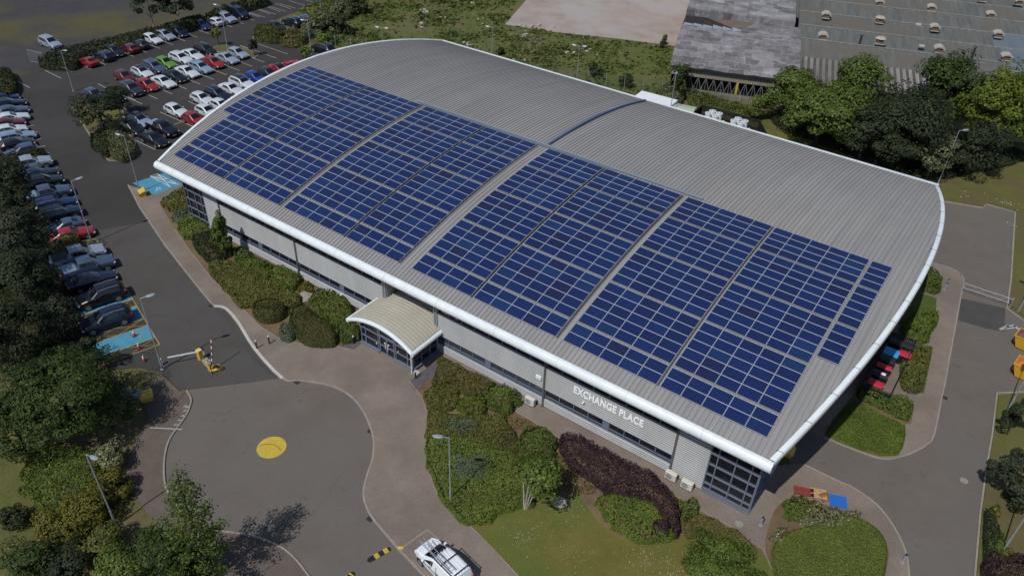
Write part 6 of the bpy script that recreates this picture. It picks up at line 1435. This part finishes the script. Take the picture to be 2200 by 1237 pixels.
# ---- right-hand beds
mound([(1846, 842), (1865, 832), (1910, 850), (1935, 853), (1961, 870), (1956, 896), (1935, 892), (1900, 874), (1860, 857)], 1.05, 'mid', 'hedge in front of the bin store', 'hedge', 'hedge', .4, rough=.15)
mound([(1938, 765), (1955, 744), (1985, 746), (2001, 757), (1992, 800), (1980, 836), (1948, 834), (1936, 812)], .95, 'olive', 'yellow green hedge block beside the bin store', 'hedge', 'hedge', .5, rough=.15)
mound([(1942, 692), (1972, 668), (2010, 674), (2012, 692), (1996, 730), (1962, 724), (1938, 706)], 1.05, 'carpet', 'green hedge block beyond the bin store', 'hedge', 'hedge', .6, rough=.25)
mound([(1972, 604), (1990, 578), (2014, 588), (2022, 605), (2016, 624), (1985, 617)], 1.0, 'mid', 'small hedge block nearest to the rear of the end wall', 'hedge', 'hedge', .5, rough=.25)
mound([(1776, 932), (1800, 897), (1838, 862), (1890, 888), (1940, 912), (1945, 940), (1931, 973), (1890, 976), (1835, 960)], .22, 'carpet', 'low green bed in front of the end wall', 'ground cover', 'ground_cover', .5, rough=.06, sz=.55, tilt=.32)
mound([(1662, 1168), (1690, 1142), (1740, 1128), (1780, 1112), (1830, 1110), (1880, 1132), (1905, 1167), (1906, 1212), (1886, 1272), (1820, 1335), (1730, 1335), (1675, 1262), (1657, 1202)], .5, 'carpet', 'big oval of clipped green cover on the lower right corner bed', 'ground cover', 'ground_cover', .6, rough=.05, sz=.55, tilt=.32)
mound([(1686, 1080), (1700, 1068), (1735, 1072), (1745, 1090), (1730, 1108), (1698, 1108)], 1.1, 'mid', 'dark green shrub beside the red crate', 'shrub', 'shrub', .8, rough=.4)
mound([(1725, 1095), (1750, 1080), (1790, 1092), (1815, 1108), (1808, 1128), (1770, 1132), (1728, 1125)], .95, 'cream', 'cream flowering shrub below the wooden pallet', 'shrub', 'flowering_shrub', .8, rough=.4)
mound([(1658, 1148), (1672, 1134), (1694, 1138), (1692, 1154), (1664, 1164)], .5, 'cream', 'small cream flowering clump at the path corner', 'shrub', 'flowering_shrub', .5, rough=.4)
mound([(1806, 1100), (1835, 1096), (1850, 1110), (1830, 1118), (1810, 1116)], .5, 'cream', 'cream flowering tips beside the blue pallet', 'shrub', 'flowering_shrub', .5, rough=.4)
tree(2180, 1022, 2.6, 46, 2.4, 'pine', 'dark pine at the right edge of the picture', 'pine_tree', base=None, cr=.34, ncl=18)
shrub(2192, 1075, 26, 1.6, 'pine', 'small dark pine below the larger one at the right edge', None, 'pine_tree', cat='tree')
shrub(2138, 1098, 10, .8, 'yellow', 'small bright yellow bush at the right road edge'); shrub(2165, 1192, 11, .8, 'yellow', 'small yellow bush at the foot of the pale corner lamp post')
mound([(2118, 1110), (2140, 1120), (2150, 1180), (2145, 1240), (2115, 1240)], .9, 'dark', 'dark low hedge strip along the right road edge', 'hedge', 'hedge', .5, rough=.3)
mound([(2128, 1165), (2150, 1150), (2165, 1180), (2155, 1200), (2130, 1195)], 1.0, 'carpet', 'green leafy patch in the strip at the lower right', 'shrub', 'shrub', .6, rough=.35)
mound([(2112, 1205), (2150, 1190), (2200, 1195), (2240, 1230), (2220, 1290), (2130, 1280)], 1.5, 'purple', 'purple leaved shrub in the lower right corner', 'shrub', 'purple_shrub', .9, rough=.35)
tree(2185, 895, 2.2, 30, 2.2, 'dark', 'dark bush behind the leaning lamp post at the right edge', 'shrub', 'shrub', ncl=14)
# ---- trees behind the building on the right
tree(1770, 240, 5.0, 104, 5.0, 'mid', 'broad mid green tree leaning over the rear eave', ncl=70, cr=.26, h=6, lo=.3, dens=1.2)
tree(1850, 188, 5.6, 62, 5.0, 'mid', 'mid green tree in front of the workshop roofs, left of the dark one', ncl=50, lo=.3, dens=1.2)
tree(1706, 200, 4.2, 60, 4.2, 'mid', 'mid green tree hiding the end of the derelict shed wall', ncl=36, lo=.3, dens=1.2)
tree(1952, 272, 5.6, 104, 5.6, 'dark', 'very dark large tree behind the rear right of the roof', ncl=70, cr=.26, lo=.3, dens=1.2)
tree(2035, 200, 6.4, 74, 6.2, 'syc', 'tall green topped tree standing behind the very dark one', ncl=50, lo=.3, dens=1.2)
tree(2160, 240, 6.2, 92, 6.8, 'bright', 'bright yellow green tree at the upper right edge', ncl=60, cr=.27, lo=.3, dens=1.2)
tree(2100, 315, 4.0, 66, 4.2, 'dark', 'dark tree filling the gap below the bright yellow green one', ncl=36, lo=.3)
tree(2012, 328, 3.4, 60, 2.8, 'grey', 'small grey green tree behind the rear corner of the roof', bark='pale_bark', ncl=30, lo=.3)
tree(1462, 172, 3.2, 20, 3.4, 'syc', 'slim young tree at the corner of the derelict shed', ncl=16, cr=.4)
tree(1632, 225, 2.4, 26, 2.3, 'mid', 'little tree beside the black screen fence', ncl=14, cr=.4)
tree(1860, 292, 4.6, 74, 4.6, 'dark', 'dark tree between the broad mid green tree and the very dark one', ncl=36, lo=.3)
shrub(1278, 154, 17, 1.4, 'dark', 'dark bush at the mesh fence behind the middle of the eave'); shrub(1345, 176, 17, 1.6, 'dark', 'dark bush at the mesh fence left of the white container'); shrub(1076, 112, 9, .9, 'dark', 'small dark bush in the field behind the far lamp post')
mound([(1470, 200), (1500, 198), (1560, 218), (1620, 236), (1600, 250), (1540, 236), (1490, 226)], .9, 'weed', 'rank weeds along the foot of the derelict shed', 'weeds', 'weed_bank', .8, rough=.6)
mound([(1420, 190), (1445, 180), (1470, 200), (1465, 222), (1430, 215)], 1.0, 'grey', 'grey green scrub below the slim young tree', 'shrub', 'shrub', .8, rough=.5)
shrub(1424, 98, 9, .9, 'dark', 'small dark bush at the corner of the hardcore yard'); shrub(1428, 88, 6, 1.2, 'syc', 'tiny sapling at the corner of the hardcore yard')
mound([(1660, 262), (1760, 305), (1890, 350), (1990, 385), (2070, 372), (2180, 352), (2200, 325), (2050, 290), (1900, 262), (1700, 235)], .5, 'dark', 'low dark foliage added as shade below the trees behind the rear right roof', 'undergrowth', 'undergrowth', .8, rough=.6)  # dark mound added to stand in for tree shade on the verge
# ---- car park planting
tree(212, 238, 3.0, 54, 2.6, 'dark', 'dark spreading tree on the large car park island', ncl=30, cr=.28)
tree(250, 215, 2.2, 30, 2.0, 'dark', 'smaller dark tree behind the spreading one on the large island', ncl=18)
mound([(232, 290), (262, 284), (290, 308), (288, 332), (252, 342), (230, 315)], 1.1, 'grey', 'grey green shrubs at the tip of the large car park island', 'shrub', 'shrub', .9, rough=.5)
mound([(192, 300), (225, 285), (240, 320), (225, 335), (205, 322)], .9, 'dark', 'dark shrubs at the edge of the large car park island', 'shrub', 'shrub', .8, rough=.5)
tree(466, 76, 1.9, 11, 1.5, 'olive', 'thin sapling on the lamp island of the car park', 'sapling', ncl=10, cr=.45); tree(543, 99, 1.7, 11, 1.6, 'dark', 'dark sapling at the right tip of the lamp island', 'sapling', ncl=10, cr=.45); tree(656, 113, 1.3, 14, 1.5, 'mid', 'little sapling beside the black SUV at the far roof end', 'sapling', ncl=10, cr=.45)
mound([(545, 74), (556, 60), (590, 58), (610, 70), (604, 84), (570, 84)], 1.5, 'clipped', 'clipped hedge at the bend of the car park', 'hedge', 'clipped_hedge', .8, rough=.1)
mound([(602, 86), (622, 68), (652, 72), (655, 88), (628, 95)], 1.4, 'heather', 'brown green bushes right of the clipped hedge at the bend', 'shrub', 'shrub', .9, rough=.5)
for a in [(668, 62, 34, 2.4, 'grey', 'grey green bush left of the cluster above the mesh fence'), (700, 50, 38, 2.8, 'grey', 'largest grey green bush in the cluster above the mesh fence'), (738, 58, 26, 2.2, 'dark', 'dark bush at the right end of the cluster above the mesh fence'), (730, 20, 32, 2.6, 'grey', 'grey green bush near the top edge above the field'), (768, 14, 26, 2.4, 'dark', 'dark bush near the top edge beside the field'), (700, 84, 24, 1.7, 'mid', 'green bush just behind the mesh fence posts')]: shrub(*a)
mound([(84, 128), (130, 112), (200, 94), (260, 82), (318, 64), (330, 72), (300, 88), (240, 104), (180, 120), (160, 142), (105, 142)], 1.3, 'dark', 'long low hedge along the far left car park row', 'hedge', 'hedge', .8, rough=.3)
mound([(325, 68), (380, 50), (425, 38), (445, 42), (420, 56), (350, 76)], 1.4, 'dark', 'hedge behind the white and silver cars of the far row', 'hedge', 'hedge', .8, rough=.3)
mound([(440, 40), (470, 25), (520, 8), (560, -8), (575, 2), (520, 20), (470, 38)], 1.8, 'dark', 'taller dark hedge behind the navy minibus', 'hedge', 'hedge', .9, rough=.4)
tree(318, 8, 5.0, 34, 4.0, 'dark', 'left birch with a pale trunk at the far hedge', 'birch_tree', bark='pale_bark', ncl=22, h=6); tree(376, 4, 5.0, 40, 4.0, 'dark', 'right birch of the pair at the far hedge', 'birch_tree', bark='pale_bark', ncl=24, h=6)
mound([(-20, 160), (18, 150), (34, 178), (28, 205), (-20, 210)], 1.3, 'dark', 'dark shrubs at the far left corner of the car park', 'shrub', 'shrub', .9, rough=.5)
mound([(-20, 335), (60, 325), (98, 326), (90, 338), (30, 348), (-20, 350)], .7, 'dark', 'low shrubs in the planted gap of the left row', 'shrub', 'shrub', .6, rough=.4)
mound([(112, 528), (135, 512), (165, 510), (178, 522), (165, 540), (125, 545)], 1.2, 'olive', 'clipped shrub beside the red saloon of the left row', 'hedge', 'hedge', .8, rough=.25)
# ---- tree belt on the left, leaf tones darkened for the vignette
gl_ = 'dark trees of the left hand belt'
tree(130, 848, 4.2, 128, 4.0, 'syc', 'large sycamore with sunlit leaf clumps left of the barrier', 'sycamore_tree', ncl=64, cr=.22, h=5)
tree(30, 915, 3.2, 80, 3.2, 'syc', 'second sycamore at the left edge below the large one', 'sycamore_tree', ncl=36, cr=.25)
tree(225, 870, 2.6, 55, 2.6, 'syc', 'lower right limb like sycamore beside the utility cabinet', 'sycamore_tree', ncl=24)
tree(50, 520, 4.2, 66, 4.2, 'pine', 'birch with pale stems beside the silver pickup', 'birch_tree', bark='pale_bark', ncl=30, h=6.5); tree(48, 610, 3.8, 74, 3.8, 'dark', 'dark tree beside the navy saloon of the left row', ncl=30)
tree(20, 450, 3.0, 52, 3.0, 'dark', 'dark tree beside the slate blue pickup', ncl=24); tree(10, 385, 2.6, 46, 2.4, 'dark', 'dark tree beside the upper silver pickup', ncl=22)
tree(118, 690, 2.6, 42, 2.4, 'pine', 'grey green pine between the blue bays and the large sycamore', 'pine_tree', ncl=24, cr=.3); tree(20, 715, 4.0, 66, 4.0, 'dark', 'dark tree at the left edge above the large sycamore', ncl=26)
tree(195, 762, 2.0, 32, 2.0, 'dark', 'dark small tree over the end of the lowest blue bay', ncl=16)
mound([(-40, 560), (60, 540), (130, 600), (165, 680), (180, 740), (100, 790), (-40, 780)], .8, 'dark', 'dark undergrowth below the left tree belt', 'undergrowth', 'undergrowth', .8, rough=.6)
mound([(-60, 350), (40, 360), (70, 400), (100, 470), (120, 540), (60, 545), (-60, 520)], .8, 'dark', 'dark undergrowth behind the middle of the left row', 'undergrowth', 'undergrowth', .8, rough=.6)
mound([(60, 985), (110, 960), (190, 965), (215, 1000), (210, 1060), (190, 1110), (120, 1118), (70, 1085), (46, 1040)], 1.0, 'mid', 'leafy green bank around the lower left lamp post', 'shrub', 'shrub', .9, rough=.45)
shrub(236, 985, 38, 1.5, 'cream', 'cream flowering bush beside the brick pavement', None, 'flowering_shrub'); shrub(245, 1045, 38, 1.6, 'yellow', 'yellow green bush right of the lower left lamp post')
shrub(195, 1090, 60, 1.8, 'yellow', 'large yellow green bush in the lower left'); shrub(130, 1130, 55, 1.7, 'yellow', 'yellow green bush left of the larger one in the lower left'); shrub(215, 1165, 50, 1.6, 'olive', 'olive bush below the large yellow green one')
tree(345, 1205, 2.6, 80, 2.6, 'syc', 'green tree at the bottom edge left of the tall thin tree', ncl=34, cr=.27); tree(265, 1225, 2.0, 60, 2.0, 'mid', 'green bush like tree at the bottom edge beyond the large yellow green bush', ncl=22)
shrub(415, 1225, 36, 1.4, 'dark', 'dark bush at the bottom edge below the tall thin tree')
shrub(28, 1112, 28, 1.2, 'dark', 'dark bush alone on the bare grass at the left edge'); shrub(60, 1205, 50, 1.6, 'syc', 'dark green bush in the lower left corner'); shrub(145, 1210, 50, 1.6, 'dark', 'dark bush at the bottom edge near the lower left corner')
c = (40.8, -27.6); e = empty('thin_tree', (c[0], c[1], .0)); tag(e, 'tall thin open tree over the left edge of the turning circle', 'tree')
mb = MB(); mb.tube([(0, 0, 0), (.05, 0, 3.5), (-.1, 0, 7), (0, .1, 11.3)], [.15, .12, .08, .02], 8); cl = []; wt_ = []
for k in range(44):
    a = k*2.4; t_ = k/44; z0 = 1.6+8.8*t_; l = (2.5-2.0*t_)*(.6+.6*random.random()); q = (math.cos(a)*l, math.sin(a)*l, z0+l*.75); mb.tube([(0, 0, z0), (q[0]*.5, q[1]*.5, z0+l*.32), q], [.035, .022, .008], 5)
    for f_ in (1, .72, .45): cl.append((q[0]*f_, q[1]*f_, z0+l*.75*f_)); wt_.append((1.25-t_)*f_)
mb.build('trunk', M['bark'], e, smooth=60); cl = np.array(cl); wt_ = np.array(wt_); k = RNG.choice(len(cl), 4200, p=wt_/wt_.sum()); P = cl[k]+RNG.normal(size=(4200, 3))*.24; leaves('crown', P, RNG.normal(size=(4200, 3))+np.array([0, 0, .6]), .12+.11*RNG.random(4200), LM['mid'], e)
# ---- field weeds, daisies, rubble (uncountable)
def scatter(name, pts, n, m, size, hmax, cat, label, clump=3.0, z0=-.03, up=.5, lim=None):
    poly = GP(pts, 0); A = np.array(poly); lo_, hi = A.min(0), A.max(0); C = lo_+RNG.random((max(20, n//60), 2))*(hi-lo_); k = RNG.integers(0, len(C), n*3); P = C[k]+RNG.normal(size=(n*3, 2))*clump*(.3+RNG.random(n*3)[:, None]); P = P[inside(P, poly)][:n]
    z = z0+RNG.random(len(P))**2*hmax; d = np.linalg.norm(np.column_stack([P, z])-CAM, axis=1); o = leaves(name, np.column_stack([P, z]), RNG.normal(size=(len(P), 3))*.8+np.array([0, 0, up]), size*(.6+.8*RNG.random(len(P)))*d/100, LM[m] if m in LM else M[m])
    tag(o, label, cat, None, 'stuff'); return o
scatter('field_weeds', [(720, 112), (640, 20), (800, -40), (1130, -60), (1090, 50), (1200, 72), (1440, 100), (1450, 190), (1420, 215), (1180, 165), (940, 85)], 13000, 'weed', .48, .1, 'weeds', 'rank green weeds over the field behind the building', 2.0, up=1.3)
scatter('field_weeds', [(1180, 168), (1420, 215), (1400, 240), (1170, 185)], 2500, 'straw', .3, .3, 'weeds', 'dry grass strip between the rear eave and the mesh fence', 1.5)
M['daisy'] = mat('daisy_white', (.44, .44, .36), .6)
scatter('lawn_daisies', [(1020, 1125), (1100, 1095), (1190, 1085), (1240, 1070), (1285, 1125), (1330, 1165), (1480, 1165), (1470, 1330), (1200, 1330), (1115, 1237)], 520, 'daisy', .10, .02, 'flowers', 'white daisies scattered over the front lawn', 1.0, .125, 2.5)
scatter('lawn_daisies', [(2050, 405), (2140, 420), (2190, 440), (2168, 620), (2150, 445), (2060, 425)], 160, 'daisy', .11, .02, 'flowers', 'white daisies on the grass at the rear right corner', .8, .07, 2.5)
M['rubble'] = mat('pale_rubble', (.36, .33, .29), .9)
rb_ = MB(); rr = random.Random(5)
for (u, v, n, s) in [(905, 25, 10, 14), (915, 55, 14, 16), (1010, 12, 8, 12), (1045, 45, 9, 22), (1090, 66, 14, 40), (1010, 95, 12, 16), (1130, 75, 6, 20), (1245, 105, 8, 40), (1120, 125, 6, 30), (1420, 90, 8, 30), (945, 40, 8, 20), (1150, 62, 10, 40)]:
    for k in range(n//2+1): q = G(u+rr.uniform(-s, s), v+rr.uniform(-s, s)*.35); d = .15+.4*rr.random()**2; rb_.bbox((q[0], q[1], d*.2), (d*1.6, d, d*.6), .08*d, rz=rr.random()*3)
o = rb_.build('rubble', M['rubble']); tag(o, 'pale bits of rubble strewn over the weedy field', 'rubble', None, 'stuff')
